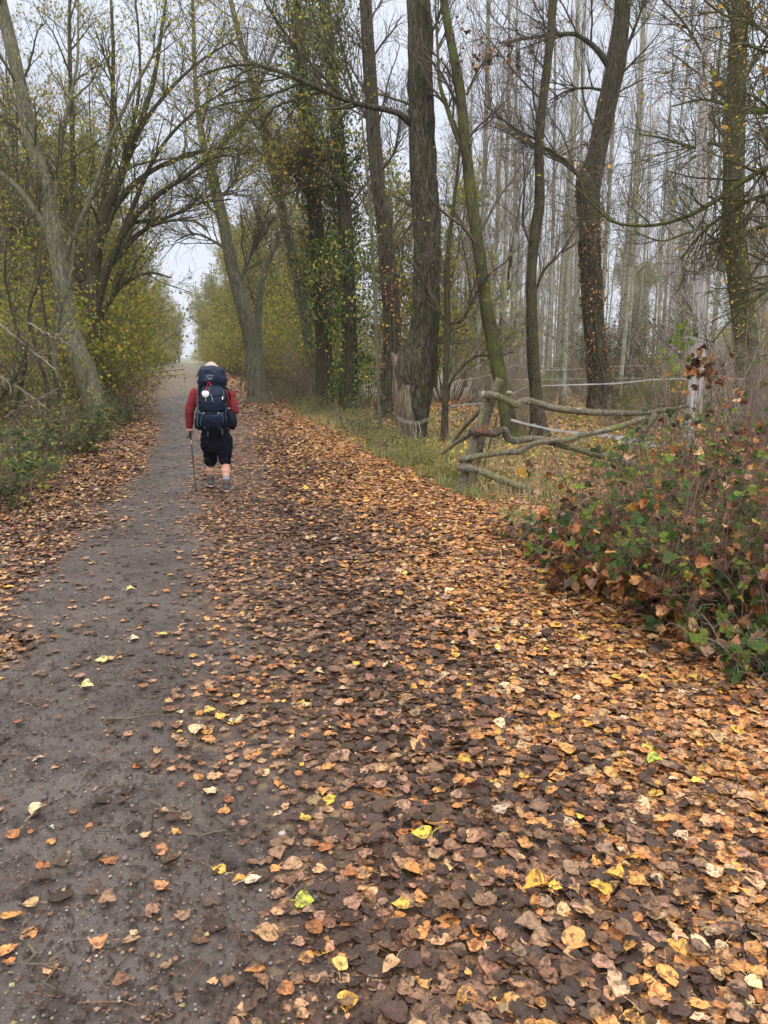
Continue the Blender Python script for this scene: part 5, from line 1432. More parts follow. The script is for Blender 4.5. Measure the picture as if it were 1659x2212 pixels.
# ------------------------------------------------------------------ yellow-topped concrete block, low planks, stakes
def boxv(c, sx, sy, sz, rz=0, bev=.0):
    s = np.array([[-1, -1, -1], [1, -1, -1], [1, 1, -1], [-1, 1, -1], [-1, -1, 1], [1, -1, 1], [1, 1, 1], [-1, 1, 1]], float) * [sx / 2, sy / 2, sz / 2]
    R = np.array([[math.cos(rz), -math.sin(rz), 0], [math.sin(rz), math.cos(rz), 0], [0, 0, 1]])
    return s @ R.T + np.array(c), np.array([[3, 2, 1, 0], [4, 5, 6, 7], [0, 1, 5, 4], [1, 2, 6, 5], [2, 3, 7, 6], [3, 0, 4, 7]])


def bevbox(name, c, dims, mat, parent=None, rz=0, bev=.01):
    mb = MB(); mb.add(*boxv(c, *dims, rz)); o = mb.build(name, mat, parent, False)
    m = o.modifiers.new('b', 'BEVEL'); m.width = bev; m.segments = 2
    return o


gb = G(312, 822); Yb = gb[1]; s_ = mpp(820, Yb)
blk = thing('concrete_block', 'small concrete block with a yellow painted top on the far left of the track', 'block', (gb[0], gb[1], 0))
bevbox('body', (gb[0], gb[1], s_ * 5), (s_ * 20, s_ * 18, s_ * 11), flat_mat('concrete', (.30, .25, .20), (.20, .16, .12), .9, 8), blk, .1, .03)
bevbox('painted_top', (gb[0], gb[1], s_ * 11.2), (s_ * 22, s_ * 20, s_ * 2.2), flat_mat('yellow_paint', (.72, .62, .08), (.6, .5, .08), .6, 8), blk, .1, .02)
pb = G(352, 815)
pk = thing('plank_edging', 'low weathered planks lying beyond the yellow-topped block', 'planks', (pb[0], pb[1], 0))
for k in range(2):
    bevbox('plank', (pb[0] + .3 * k, pb[1] + 1.2 * k, .16 + .02 * k), (2.6, .25, .12), flat_mat('weathered_plank', (.36, .30, .16), (.25, .2, .1), .9, 8), pk, .12, .01)
for k, (x0, y0, x1, y1) in enumerate([(520, 823, 530, 762), (529, 836, 541, 765), (537, 846, 552, 771), (546, 846, 562, 775)]):
    q = resample(pts3([(x0, y0, 3.2), ((x0 + x1) / 2 + .8, (y0 + y1) / 2, 3), (x1, y1, 2.6)], 22.5), 12)
    g = thing('wooden_stake', ORD[k] + ' thin pale stake from the left in the leaning row right of the hiker', 'stake', (q[0, 0], q[0, 1], q[0, 2] - .1), 'thin leaning stakes')
    q[0, 2] -= .15; mb = MB(); trunk_mesh(mb, q[:, :3], q[:, 3], 7, .05, k); mb.build('stake', M['bark_grey'], g)

# ------------------------------------------------------------------ the hiker
HY = float(G(489.6, 1064)[1])


def Q(zx, zy, d=0.):
    """hiker close-up coordinates; d metres farther away than the back foot"""
    p = A((650 + zx / 3.5675) / 1.8228, (1380 + zy / 3.5675) / 1.8228, HY + d)
    return p


HS = mpp(900, HY) / 6.503        # metres per close-up unit
gHY = Q(760, 2010, 0); gHY[2] = float(gz(gHY[0], gHY[1]))
person = thing('person', 'hiker seen from behind in red jersey, black knee shorts and grey socks, walking away', 'person', gHY)


def loft(mb, rows, S=20, caps=True, sq=2.0):
    """rows: (centre, half-width, half-depth[, turn]) joined along the list; superellipse sections facing the chain direction"""
    C_ = np.array([r[0] for r in rows], float); T = norm(np.gradient(C_, axis=0)); K = len(rows)
    th = np.arange(S) / S * 2 * np.pi
    c, s = np.cos(th), np.sin(th); c = np.sign(c) * np.abs(c) ** (2 / sq); s = np.sign(s) * np.abs(s) ** (2 / sq)
    V = []
    for k in range(K):
        x = np.array([math.cos(.2), math.sin(.2), 0]); x = x - T[k] * x.dot(T[k]); x /= np.linalg.norm(x); y = np.cross(T[k], x)
        V.append(C_[k] + rows[k][1] * c[:, None] * x + rows[k][2] * s[:, None] * y)
    if caps:
        a, b = V[0], V[-1]
        f0 = [C_[0] - T[0] * min(rows[0][1:3]) * .45 + (a - C_[0]) * .7, C_[0] - T[0] * min(rows[0][1:3]) * .62 + (a - C_[0]) * .3]
        f1 = [C_[-1] + T[-1] * min(rows[-1][1:3]) * .45 + (b - C_[-1]) * .7, C_[-1] + T[-1] * min(rows[-1][1:3]) * .62 + (b - C_[-1]) * .3]
        V = [f0[1], f0[0]] + V + f1; C_ = np.vstack([C_[:1], C_[:1], C_, C_[-1:], C_[-1:]])
    V = np.array(V); K = len(V); idx = np.arange(K * S).reshape(K, S)
    n0 = mb.n; q = np.stack([idx[:-1], np.roll(idx[:-1], -1, 1), np.roll(idx[1:], -1, 1), idx[1:]], -1).reshape(-1, 4)
    mb.add(V, q); c0 = mb.n
    mb.add([V[0].mean(0), V[-1].mean(0)], np.zeros((0, 4), int))
    mb.t.append(np.array([[n0 + (i + 1) % S, n0 + i, c0] for i in range(S)])); mb.t.append(np.array([[n0 + idx[-1, i], n0 + idx[-1, (i + 1) % S], c0 + 1] for i in range(S)]))


def smooth_rows(rows, K):
    a = np.array([list(r[0]) + [r[1], r[2]] for r in rows]); b = resample(a, K)
    return [(x[:3], x[3], x[4]) for x in b]


def fuse(o, vox, sm=3):
    m = o.modifiers.new('r', 'REMESH'); m.mode = 'VOXEL'; m.voxel_size = vox; m.use_smooth_shade = True
    s = o.modifiers.new('s', 'SMOOTH'); s.iterations = sm; s.factor = .5
    dg = bpy.context.evaluated_depsgraph_get(); dg.update()
    me = bpy.data.meshes.new_from_object(o.evaluated_get(dg)); o.modifiers.clear(); old = o.data; mats = [m for m in old.materials]
    o.data = me
    if not me.materials:
        for mt in mats: me.materials.append(mt)
    me.polygons.foreach_set('use_smooth', np.full(len(me.polygons), True)); me.update()
    return o


def wrinkle(o, amp, sc, seed=0, stretch=(1, 1, 1), ridge=False):
    me = o.data; n = len(me.vertices); v = np.empty(n * 3, np.float32); me.vertices.foreach_get('co', v); v = v.reshape(-1, 3)
    nn = np.empty(n * 3, np.float32); me.vertex_normals.foreach_get('vector', nn); nn = nn.reshape(-1, 3)
    p = v * sc * np.array(stretch); f = vn3(p[:, 0] + 9, p[:, 1] + 9, p[:, 2] + 9, seed) + .5 * vn3(p[:, 0] * 2.3, p[:, 1] * 2.3, p[:, 2] * 2.3, seed + 1) - .75
    if ridge: f = .5 - np.abs(f) * 2
    me.vertices.foreach_set('co', (v + nn * (f * amp)[:, None]).astype(np.float32).ravel()); me.update()


M['skin'] = flat_mat('skin', (.50, .27, .19), (.44, .22, .15), .5, 30, .15, .002, .4)
M['red'] = flat_mat('red_fleece', (.20, .026, .030), (.13, .016, .020), .9, 160, .4, .002, .15)
M['black'] = flat_mat('black_cloth', (.007, .009, .019), (.004, .005, .011), .85, 120, .3, .002, .08)
M['navy'] = flat_mat('navy_nylon', (.009, .018, .042), (.005, .010, .026), .55, 90, .25, .002, .16)
M['navy_dark'] = flat_mat('dark_navy_nylon', (.004, .008, .018), (.003, .005, .010), .6, 90, .25, .002, .1)
M['navy_blue'] = flat_mat('slate_blue_webbing', (.035, .062, .09), (.025, .045, .07), .6, 200, .2, .001, .3)
M['grey_sock'] = flat_mat('grey_knit', (.25, .24, .27), (.17, .17, .19), .95, 300, .5, .002, .1)
M['boot'] = flat_mat('grey_boot', (.085, .095, .098), (.03, .033, .037), .75, 80, .4, .003, .3)
M['sole'] = flat_mat('pinkish_sole', (.50, .33, .28), (.36, .24, .2), .7, 60, .2)
M['bsole'] = flat_mat('black_rubber', (.015, .014, .014), None, .7, 60, .2)
M['hair'] = flat_mat('white_hair', (.66, .58, .54), (.50, .42, .38), .6, 220, .8, .004, .3, 0, (1, 1, .25))
M['white'] = flat_mat('white_enamel', (.82, .82, .84), (.76, .76, .78), .35, 20, 0)
M['redcord'] = flat_mat('red_cord', (.55, .03, .04), (.45, .02, .03), .6, 80, 0)
M['grip'] = flat_mat('black_foam', (.02, .02, .02), None, .8, 100, .2)
M['gold'] = flat_mat('bronze_tube', (.42, .33, .18), (.36, .28, .15), .3, 30, 0, .001, .6, .7)
M['pole'] = flat_mat('dark_tube', (.035, .033, .036), (.02, .02, .022), .3, 30, 0, .001, .6, .5)
M['label_grey'] = flat_mat('grey_print', (.24, .27, .30), None, .6, 30, 0)

# --- body (one skin), then clothes over it
bd = MB()
D0 = .16      # torso plane beyond the back foot
hip_l, hip_r = Q(620, 1230, D0), Q(815, 1230, D0)
knee_l, knee_r = Q(645, 1590, D0 + .26), Q(850, 1600, D0 + .0)
ank_l, ank_r = Q(645, 1820, D0 + .20), Q(860, 1850, -.02)
for hp, kn, an in ((hip_l, knee_l, ank_l), (hip_r, knee_r, ank_r)):
    calf = kn * .66 + an * .34 + [0, -.02, 0]
    loft(bd, smooth_rows([(hp, .085, .09), ((hp + kn) / 2, .078, .08), (kn, .057, .06), (kn * .85 + an * .15, .056, .058), (calf, .062, .062), (kn * .4 + an * .6, .050, .052), (kn * .15 + an * .85, .038, .042), (an, .036, .042)], 22), 18)
    toe = an + np.array([-.04, .17, -.07]); loft(bd, smooth_rows([(an + [0, -.03, -.05], .035, .035), (an + [-.01, .06, -.055], .042, .035), (toe, .038, .022)], 8), 14)
pel = (hip_l + hip_r) / 2
chest = Q(660, 700, D0 + .07); neck = Q(655, 470, D0 + .17); head = Q(650, 300, D0 + .23)
loft(bd, smooth_rows([(pel + [0, 0, -.05], .15, .10), (pel + [0, 0, .08], .17, .11), (pel * .5 + chest * .5, .165, .11), (chest, .19, .12), (chest * .45 + neck * .55, .14, .09), (neck, .07, .07)], 24), 22)
loft(bd, smooth_rows([(neck + [0, -.02, -.03], .060, .062), (neck * .5 + head * .5, .056, .06), (head, .060, .06)], 8), 14)
# head: skull, jaw, nose, ears
hz_ = Q(650, 184, D0 + .25)[2] - .108; head = np.array([head[0], head[1], hz_])
th = np.linspace(-1.45, 1.45, 15)
fw = norm(np.array([-.2, 1., -.25])); upv = norm(np.array([-.05, .25, 1.])); sd = np.cross(fw, upv)
loft(bd, [(head + upv * math.sin(a) * .115, .075 * math.cos(a) + .004, .096 * math.cos(a) + .004) for a in th], 20)
loft(bd, smooth_rows([(head + fw * .03 - upv * .03, .06, .06), (head + fw * .06 - upv * .08, .045, .045), (head + fw * .075 - upv * .11, .026, .022)], 8), 14)
loft(bd, [(head + fw * .09 + upv * .01, .009, .01), (head + fw * .118 - upv * .03, .015, .014), (head + fw * .10 - upv * .045, .016, .01)], 10)
for s in (-1, 1):
    e = head + sd * s * .078 - upv * .01
    loft(bd, [(e + upv * .03, .008, .014), (e + sd * s * .01, .010, .018), (e - upv * .03, .007, .011)], 10)
    loft(bd, [(head + fw * .075 + sd * s * .012 + upv * .028, .009, .009), (head + fw * .083 + sd * s * .035 + upv * .03, .009, .009), (head + fw * .07 + sd * s * .055 + upv * .024, .006, .006)], 8)
loft(bd, [(head + fw * .098 - sd * .022 - upv * .068, .006, .006), (head + fw * .106 - upv * .070, .008, .008), (head + fw * .098 + sd * .022 - upv * .068, .006, .006)], 8)
# arms
sh_l, el_l, wr_l = Q(440, 575, D0 + .08), Q(350, 830, D0 + .02), Q(340, 1085, D0 + .05)
sh_r, el_r, wr_r = Q(885, 590, D0 + .12), Q(975, 845, D0 + .07), Q(905, 760, D0 + .33)
for sh, el, wr in ((sh_l, el_l, wr_l), (sh_r, el_r, wr_r)):
    loft(bd, smooth_rows([(sh + [0, 0, -.03], .05, .05), (sh * .5 + el * .5, .052, .052), (el, .042, .043), (el * .6 + wr * .4, .042, .042), (wr, .027, .024)], 18), 16)
# left hand closed round the pole grip
gp = Q(362, 1150, D0 + .06)
palm = wr_l * .25 + gp * .75
loft(bd, smooth_rows([(wr_l, .027, .022), (wr_l * .5 + palm * .5, .036, .022), (palm + [-.03, 0, .0], .040, .020)], 8), 14)
for k in range(4):
    z0 = .022 - .019 * k; ln = (.95, 1.05, 1., .8)[k]
    b = gp + [-.034, .012, z0]
    pts = [b, b + [.010, .036 * ln, -.002], b + [.040, .042 * ln, -.003], b + [.058, .018, -.004], b + [.050, -.004, -.004]]
    loft(bd, [(p, .0092 * (1 - .06 * i), .0092 * (1 - .06 * i)) for i, p in enumerate(resample(np.array(pts), 9))], 9)
tpts = [palm + [-.025, -.012, .012], gp + [-.022, -.024, .030], gp + [.004, -.030, .030], gp + [.024, -.022, .024]]
loft(bd, [(p, .0105, .0105) for p in resample(np.array(tpts), 8)], 9)
# right hand gripping the shoulder strap in front of the chest
hd = wr_r
hp_ = hd + np.array([-.05, .02, .05])
loft(bd, smooth_rows([(wr_r, .027, .022), (wr_r * .5 + hp_ * .5, .034, .022), (hp_, .038, .018)], 8), 14)
for k in range(4):
    b = hp_ + np.array([-.016 + .004 * k, .012, .030 - .019 * k]); ln = (.9, 1., .95, .78)[k]
    pts = [b, b + np.array([-.030, .016, .004]) * ln, b + np.array([-.050, -.004, .004]) * ln, b + np.array([-.040, -.022, .0]) * ln]
    loft(bd, [(p, .0088, .0088) for p in resample(np.array(pts), 8)], 9)
loft(bd, [(p, .010, .010) for p in resample(np.array([hp_ + [0, -.01, .02], hp_ + [-.012, -.024, .045], hp_ + [-.032, -.026, .052]]), 6)], 9)
body = bd.build('body', M['skin'], person); fuse(body, .0055, 2)
# eyes and hair
for s in (-1, 1):
    e = head + fw * .079 + sd * s * .032 + upv * .008
    mb = MB(); loft(mb, [(e - sd * .010, .006, .005), (e, .0105, .0085), (e + sd * .010, .006, .005)], 10); mb.build('eye', M['white'], body)
hr = MB()
loft(hr, [(head + upv * (math.sin(a) * .118 + .004) - fw * .012, .088 * math.cos(a) + .006, .102 * math.cos(a) + .006) for a in np.linspace(-.55, 1.45, 12)], 22)
n = 1500; a = rng.uniform(0, 6.28, n); el = np.arcsin(rng.uniform(-.45, 1, n))
o3 = (np.cos(el) * np.cos(a))[:, None] * sd * .088 + (np.cos(el) * np.sin(a))[:, None] * fw * .102 + np.sin(el)[:, None] * upv * .122
ok = ~((np.sin(a) > .45) & (el < .5)); o3 = o3[ok]; nrm_ = norm(o3); p0 = head - fw * .012 + o3 * 1.02
p1 = p0 + nrm_ * .008 + rng.normal(0, .004, p0.shape) - upv * .004; p2 = p1 + nrm_ * .006 - upv * .010 + rng.normal(0, .007, p0.shape)
tubes(hr, np.stack([p0, p1, p2], 1), np.tile([.0022, .0018, .0006], (len(p0), 1)), 3)
hair = hr.build('hair', M['hair'], body)

# --- clothes
jk = MB()
loft(jk, smooth_rows([(Q(715, 1140, D0) + [0, 0, .0], .172, .125), (Q(705, 1080, D0), .182, .135), (pel * .5 + chest * .5 + [0, 0, 0], .185, .135), (chest, .205, .145), (Q(660, 600, D0 + .10), .215, .12), (Q(660, 545, D0 + .12), .185, .10), (Q(660, 510, D0 + .14), .12, .09), (neck + [0, 0, -.01], .078, .08)], 26), 24)
for sh, el, wr, w0 in ((sh_l, el_l, wr_l, 1), (sh_r, el_r, wr_r, 1)):
    m1_ = sh * .5 + el * .5
    loft(jk, smooth_rows([(sh * .72 + chest * .28 + [0, 0, -.02], .078, .085), (sh + [0, 0, -.015], .074, .080), (m1_, .068, .070), (el, .060, .062), (el * .6 + wr * .4, .054, .056), (wr * .94 + el * .06, .046, .044)], 24), 20)
jacket = jk.build('jacket', M['red'], person); fuse(jacket, .009, 4); wrinkle(jacket, .010, 9, 2, (1, 1, 1.8), True)
shm = MB()
loft(shm, smooth_rows([(Q(715, 1105, D0 + .01), .165, .125), (Q(715, 1180, D0), .190, .145), (Q(718, 1270, D0), .205, .155), (Q(720, 1345, D0 + .02), .18, .13)], 14), 24, sq=2.3)
for hp, kn, w in ((Q(612, 1240, D0 + .01), Q(645, 1560, D0 + .22), 1), (Q(822, 1240, D0), Q(845, 1562, D0 + .02), 1)):
    loft(shm, smooth_rows([(hp, .108, .13), (hp * .6 + kn * .4, .102, .115), (hp * .25 + kn * .75, .085, .095), (kn + [0, 0, .0], .078, .086)], 18), 22, sq=2.3)
shorts = shm.build('shorts', M['black'], person); fuse(shorts, .010, 3); wrinkle(shorts, .022, 8, 7, (1, 1, 1.5), True)
mb = MB(); c = Q(905, 1149, D0 - .155); mb.add(*boxv(c, .022, .003, .007, .2)); mb.build('white_tab', M['white'], shorts, False)
for s_ix, (kn, an) in enumerate(((knee_l, ank_l), (knee_r, ank_r))):
    mb = MB(); loft(mb, smooth_rows([(kn * .26 + an * .74, .047, .048), (kn * .12 + an * .88, .046, .048), (an, .046, .05)], 8), 18); so = mb.build('sock', M['grey_sock'], person)
    bt = MB(); h = an
    gnd = float(gz(h[0], h[1])) + .012
    fx = np.array([-.22, .975, 0]); sx_ = np.array([.975, .22, 0]); f0 = np.array([h[0], h[1], gnd])
    up_ = lambda f, s, z: f0 + fx * f + sx_ * s + np.array([0, 0, z])
    loft(bt, smooth_rows([(up_(0, 0, .150), .048, .054), (up_(0, 0, .12), .050, .058), (up_(0, 0, .085), .050, .062), (up_(.0, 0, .05), .050, .07)], 10), 18)
    loft(bt, smooth_rows([(up_(-.055, 0, .058), .042, .036), (up_(.0, 0, .062), .050, .045), (up_(.08, 0, .060), .052, .040), (up_(.15, 0, .048), .052, .030), (up_(.20, 0, .042), .042, .020)], 14), 16)
    bo = bt.build('boot', M['boot'], person); fuse(bo, .006, 3)
    for zz, hh, mt, nm in ((.024, .012, 'sole', 'midsole'), (.006, .008, 'bsole', 'outsole')):
        sm_ = MB(); t = np.linspace(0, 2 * np.pi, 40, endpoint=False)
        ff = .07 + np.cos(t) * .145; wd = np.sin(t) * (.050 + .006 * np.cos(t)) * 1.02
        wd = np.sign(wd) * np.abs(wd) ** .8 * .052 ** .2
        ring = lambda z, k: np.array([up_(a_, b_ * k, z) for a_, b_ in zip(ff, wd)])
        V = np.concatenate([ring(zz - hh, .96), ring(zz, 1.04), ring(zz + hh, 1.0)]); idx = np.arange(120).reshape(3, 40)
        sm_.add(V, np.stack([idx[:-1], np.roll(idx[:-1], -1, 1), np.roll(idx[1:], -1, 1), idx[1:]], -1).reshape(-1, 4))
        cc = sm_.n; sm_.add([V[:40].mean(0), V[80:].mean(0)], np.zeros((0, 4), int))
        sm_.t.append(np.array([[(i + 1) % 40, i, cc] for i in range(40)])); sm_.t.append(np.array([[80 + i, 80 + (i + 1) % 40, cc + 1] for i in range(40)]))
        sm_.build(nm, M[mt], bo)
    mb = MB(); c = up_(0, 0, .13); t = np.linspace(0, 2 * np.pi, 24)
    tubes(mb, np.array([[c + sx_ * math.cos(a_) * .054 + fx * math.sin(a_) * .060 for a_ in t]]), np.full((1, 24), .0035), 5)
    tubes(mb, np.array([[c - fx * .062 + [0, 0, .02], c - fx * .068, c - fx * .063 + [0, 0, -.03]]]), np.full((1, 3), .005), 5)
    mb.build('heel_loop', flat_mat('red_brown_lace', (.28, .08, .05), None, .7, 60, 0), bo)

# --- backpack
pkz = lambda zx, zy, d: Q(zx, zy, d)
PD = D0 - .24
bagloc = Q(662, 1080, PD)
bag = thing('backpack', 'large navy trekking backpack with a tall lid, worn by the hiker', 'backpack', bagloc)


def soft(name, rows, mat, K=26, S=28, sq=3.2, parent=bag, amp=.008, wsc=9, st_=(1, 1, 2.2), vox=.008):
    mb = MB(); loft(mb, smooth_rows(rows, K), S, sq=sq); o = mb.build(name, M[mat], parent); fuse(o, vox, 2)
    if amp: wrinkle(o, amp, wsc, len(name), st_, True)
    return o


W_ = lambda px: px / 2 * HS
main = soft('main_bag', [(Q(668, 1075, PD + .01), W_(370), .12), (Q(666, 1020, PD), W_(425), .145), (Q(664, 900, PD), W_(405), .15), (Q(664, 780, PD + .01), W_(400), .15), (Q(662, 640, PD + .02), W_(385), .145), (Q(658, 540, PD + .03), W_(375), .14), (Q(655, 440, PD + .05), W_(350), .13)], 'navy_dark')
lid = soft('lid', [(Q(660, 470, PD + .03), W_(385), .150), (Q(660, 400, PD + .03), W_(392), .165), (Q(661, 340, PD + .05), W_(372), .150), (Q(663, 305, PD + .08), W_(300), .11)], 'navy', sq=2.5, amp=.028, wsc=8, st_=(.7, .7, 1.5))
front = soft('front_panel', [(Q(665, 850, PD - .11), W_(250), .05), (Q(668, 800, PD - .12), W_(300), .065), (Q(670, 700, PD - .12), W_(320), .07), (Q(668, 600, PD - .11), W_(325), .065), (Q(665, 530, PD - .09), W_(300), .05)], 'navy', amp=.009, wsc=12, st_=(.8, .8, 2.6))
low = soft('lower_pouch', [(Q(690, 1040, PD - .08), W_(240), .055), (Q(688, 990, PD - .10), W_(280), .07), (Q(688, 920, PD - .11), W_(290), .07), (Q(685, 885, PD - .09), W_(250), .05)], 'navy', amp=.007, wsc=10)
hood = soft('stuff_pocket', [(Q(520, 545, PD - .09), W_(60), .03), (Q(535, 505, PD - .10), W_(120), .04), (Q(575, 470, PD - .10), W_(110), .035)], 'black', amp=.004)
for s, rows in ((0, [(Q(478, 1080, PD + .03), W_(90), .06), (Q(468, 1010, PD + .02), W_(95), .075), (Q(465, 920, PD + .03), W_(60), .06), (Q(475, 840, PD + .04), W_(40), .04)]),
                (1, [(Q(935, 1065, PD + .03), W_(110), .06), (Q(940, 1010, PD + .02), W_(140), .085), (Q(918, 920, PD + .03), W_(110), .075), (Q(898, 850, PD + .04), W_(60), .05)])):
    soft('side_pocket', rows, 'navy_dark', amp=.022, K=16, wsc=11, sq=2.6)
mb = MB(); loft(mb, [(Q(897, 850, PD + .04), W_(34), W_(34)), (Q(896, 822, PD + .04), W_(34), W_(34)), (Q(895, 810, PD + .04), W_(28), W_(28))], 16)
bt_ = mb.build('water_bottle', flat_mat('bottle_grey', (.30, .33, .36), None, .35, 30, 0), None); tag(bt_, 'grey water bottle top sticking out of the right side pocket of the backpack', 'bottle')


def bvh(*obs):
    vs = []; fs = []; n = 0
    for o in obs:
        L = rootloc(o); me = o.data
        vs += [tuple(np.array(v.co) + L) for v in me.vertices]; fs += [tuple(i + n for i in p.vertices) for p in me.polygons]; n = len(vs)
    return BVHTree.FromPolygons(vs, fs)


BV = bvh(main, lid, front, low)


def onbag(p, off=.004, y0=None):
    h = BV.ray_cast(Vector((p[0], p[1] - 1.0, p[2])), Vector((0, 1, 0)), 2.5)
    return np.array([p[0], (h[0].y if h[0] is not None else p[1]) - off, p[2]])


def strap(name, pl, w, mat, parent=bag, th=.003, off=.004):
    P = resample(np.array([list(Q(x, y, PD)) for x, y in pl]), max(8, 5 * len(pl)))
    P = np.array([onbag(p, off) for p in P]); T = norm(np.gradient(P, axis=0)); S_ = norm(np.cross(T, np.array([0, 1., 0]))) * w / 2
    N2 = np.array([0, -th, 0]); v = np.stack([P - S_, P + S_, P + S_ + N2, P - S_ + N2], 1); K = len(P); idx = np.arange(K * 4).reshape(K, 4)
    q = np.stack([idx[:-1], np.roll(idx[:-1], -1, 1), np.roll(idx[1:], -1, 1), idx[1:]], -1).reshape(-1, 4)
    mb = MB(); mb.add(v, np.vstack([q, [[3, 2, 1, 0]], [list(idx[-1])]])); return mb.build(name, M[mat], parent, False)


strap('compression_strap', [(480, 500), (487, 620), (492, 740), (495, 860), (490, 990), (495, 1060)], .020, 'navy_blue')
strap('compression_strap', [(850, 540), (860, 700), (868, 850), (875, 960), (882, 1000)], .020, 'navy_blue')
strap('compression_strap', [(492, 820), (540, 870), (590, 885)], .022, 'navy_blue'); strap('compression_strap', [(575, 885), (548, 950), (545, 1040)], .012, 'navy_blue'); strap('compression_strap', [(830, 860), (845, 950), (850, 1010)], .012, 'navy_blue')
strap('buckle_strap', [(585, 868), (640, 876), (700, 878), (790, 866)], .012, 'black')
for x in (588, 788):
    p = onbag(Q(x, 866, PD), .010); mb = MB(); mb.add(*boxv(p, .026, .010, .018)); o = mb.build('buckle', flat_mat('grey_buckle', (.30, .29, .30), None, .45, 30, 0), bag, False); m_ = o.modifiers.new('b', 'BEVEL'); m_.width = .004
strap('hanging_strap', [(588, 1045), (592, 1075), (594, 1100)], .016, 'navy_blue'); strap('hanging_strap', [(785, 1040), (795, 1075), (800, 1100)], .020, 'navy_blue')
for pts in ([(594, 1095), (597, 1140), (600, 1190), (592, 1200)], [(800, 1095), (803, 1140), (806, 1182)]):
    P = resample(np.array([list(Q(x, y, PD - .10)) for x, y in pts]), 10); mb = MB(); v = np.stack([P - [.009, 0, 0], P + [.009, 0, 0], P + [.009, .003, 0], P + [-.009, .003, 0]], 1); idx = np.arange(40).reshape(10, 4)
    mb.add(v, np.vstack([np.stack([idx[:-1], np.roll(idx[:-1], -1, 1), np.roll(idx[1:], -1, 1), idx[1:]], -1).reshape(-1, 4), [[3, 2, 1, 0]], [list(idx[-1])]])); mb.build('hanging_strap', M['navy_blue'], bag, False)
strap('seam', [(662, 440), (662, 520), (664, 600)], .016, 'navy_blue')
strap('reflective_tab', [(846, 632), (845, 655), (844, 678)], .010, 'white', off=.008)
strap('zip_cord', [(676, 606), (695, 620), (708, 650), (718, 690), (722, 705)], .004, 'tape')
strap('lid_edge', [(478, 470), (530, 452), (590, 440), (650, 436), (740, 440), (800, 452), (850, 470)], .010, 'black')
# shoulder strap and load lifter on the right shoulder
q = resample(np.array([Q(862, 520, PD + .18), Q(885, 560, PD + .15), Q(905, 620, PD + .17), Q(920, 690, PD + .22)]), 14); mb = MB(); tubes(mb, q[None], np.full((1, 14), .010), 8); mb.build('shoulder_strap', M['navy_dark'], bag)
# lettering and bird emblem on the lid
cu = bpy.data.curves.new('lettering', 'FONT'); cu.body = 'OSPREY'; cu.size = .024; cu.extrude = .0005; cu.align_x = 'CENTER'; cu.align_y = 'CENTER'; cu.space_character = 1.15; cu.resolution_u = 3; cu.offset = .0004
to = bpy.data.objects.new('tmp', cu); COL.objects.link(to); dg = bpy.context.evaluated_depsgraph_get(); tm = bpy.data.meshes.new_from_object(to.evaluated_get(dg)); bpy.data.objects.remove(to)
c = Q(668, 352, PD); vv = np.array([v.co[:] for v in tm.vertices])
for i, v in enumerate(tm.vertices):
    x, y, z = vv[i]; y2 = y + .010 * (1 - (x / .055) ** 2)
    p = onbag(np.array([c[0] + x, c[1], c[2] + y2 - .006]), .003 + z)
    v.co = Vector(p - rootloc(bag))
tm.materials.append(M['label_grey']); lo_ = bpy.data.objects.new('lettering', tm); COL.objects.link(lo_); lo_.parent = lid
mb = MB()
def arc(pts, w):
    P = np.array([onbag(Q(x, y, PD), .003) for x, y in pts]); tubes(mb, resample(P, 14)[None], (w * np.sin(np.linspace(.25, math.pi - .25, 14)))[None], 6)
arc([(622, 372), (640, 388), (664, 396), (690, 388), (708, 372)], .0032); arc([(628, 384), (645, 386), (664, 390)], .0022); arc([(664, 390), (684, 386), (702, 384)], .0022); arc([(664, 380), (664, 392), (665, 406)], .004)
mb.build('bird_emblem', M['label_grey'], lid)
# red cord and the white scallop shell
mb = MB(); cds = [[(650, 432), (640, 450), (632, 500), (626, 540), (624, 570)], [(655, 432), (665, 460), (680, 492), (688, 480), (672, 450), (660, 436)], [(645, 436), (636, 470), (630, 510), (627, 560)]]
for cd in cds:
    P = resample(np.array([onbag(Q(x, y, PD), .012) for x, y in cd]), 18); tubes(mb, P[None], np.full((1, 18), .0034), 6)
shc = onbag(Q(622, 602, PD), .02)
shl = thing('scallop_shell', 'white scallop shell hanging by a red cord from the backpack lid', 'shell', shc)
mb.build('cord', M['redcord'], shl)
mb = MB(); K = 14; S2 = 37; V = []
R0 = 44 * HS
for i in range(K):
    r = i / (K - 1)
    for j in range(S2):
        a = math.radians(-152 + 304 * j / (S2 - 1)); rib = 1 + .03 * math.cos(j / (S2 - 1) * 2 * math.pi * 11)
        rad = 2 * R0 * r * (.93 - .02 * abs(a)) * max(.30, math.cos(a / 2.2)) * (rib if r > .3 else 1)
        x = math.sin(a * .62) * rad; z = R0 * .95 - math.cos(a * .62) * rad
        y = -.012 * math.sin(math.pi * min(1, r * .9 + .1)) - .0016 * math.cos(j / (S2 - 1) * 2 * math.pi * 11) * r
        V.append(shc + np.array([x, y, z]))
V = np.array(V); idx = np.arange(K * S2).reshape(K, S2); q = np.stack([idx[:-1, :-1], idx[1:, :-1], idx[1:, 1:], idx[:-1, 1:]], -1).reshape(-1, 4)
mb.add(V, q); mb.add(V + [0, .004, 0], q[:, ::-1]); mb.add(*boxv(shc + [0, -.003, R0 * .92], R0 * .95, .006, R0 * .28))
mb.build('shell', M['white'], shl)
strap('tassel', [(626, 645), (628, 670), (626, 700)], .004, 'tape', bag, off=.006)

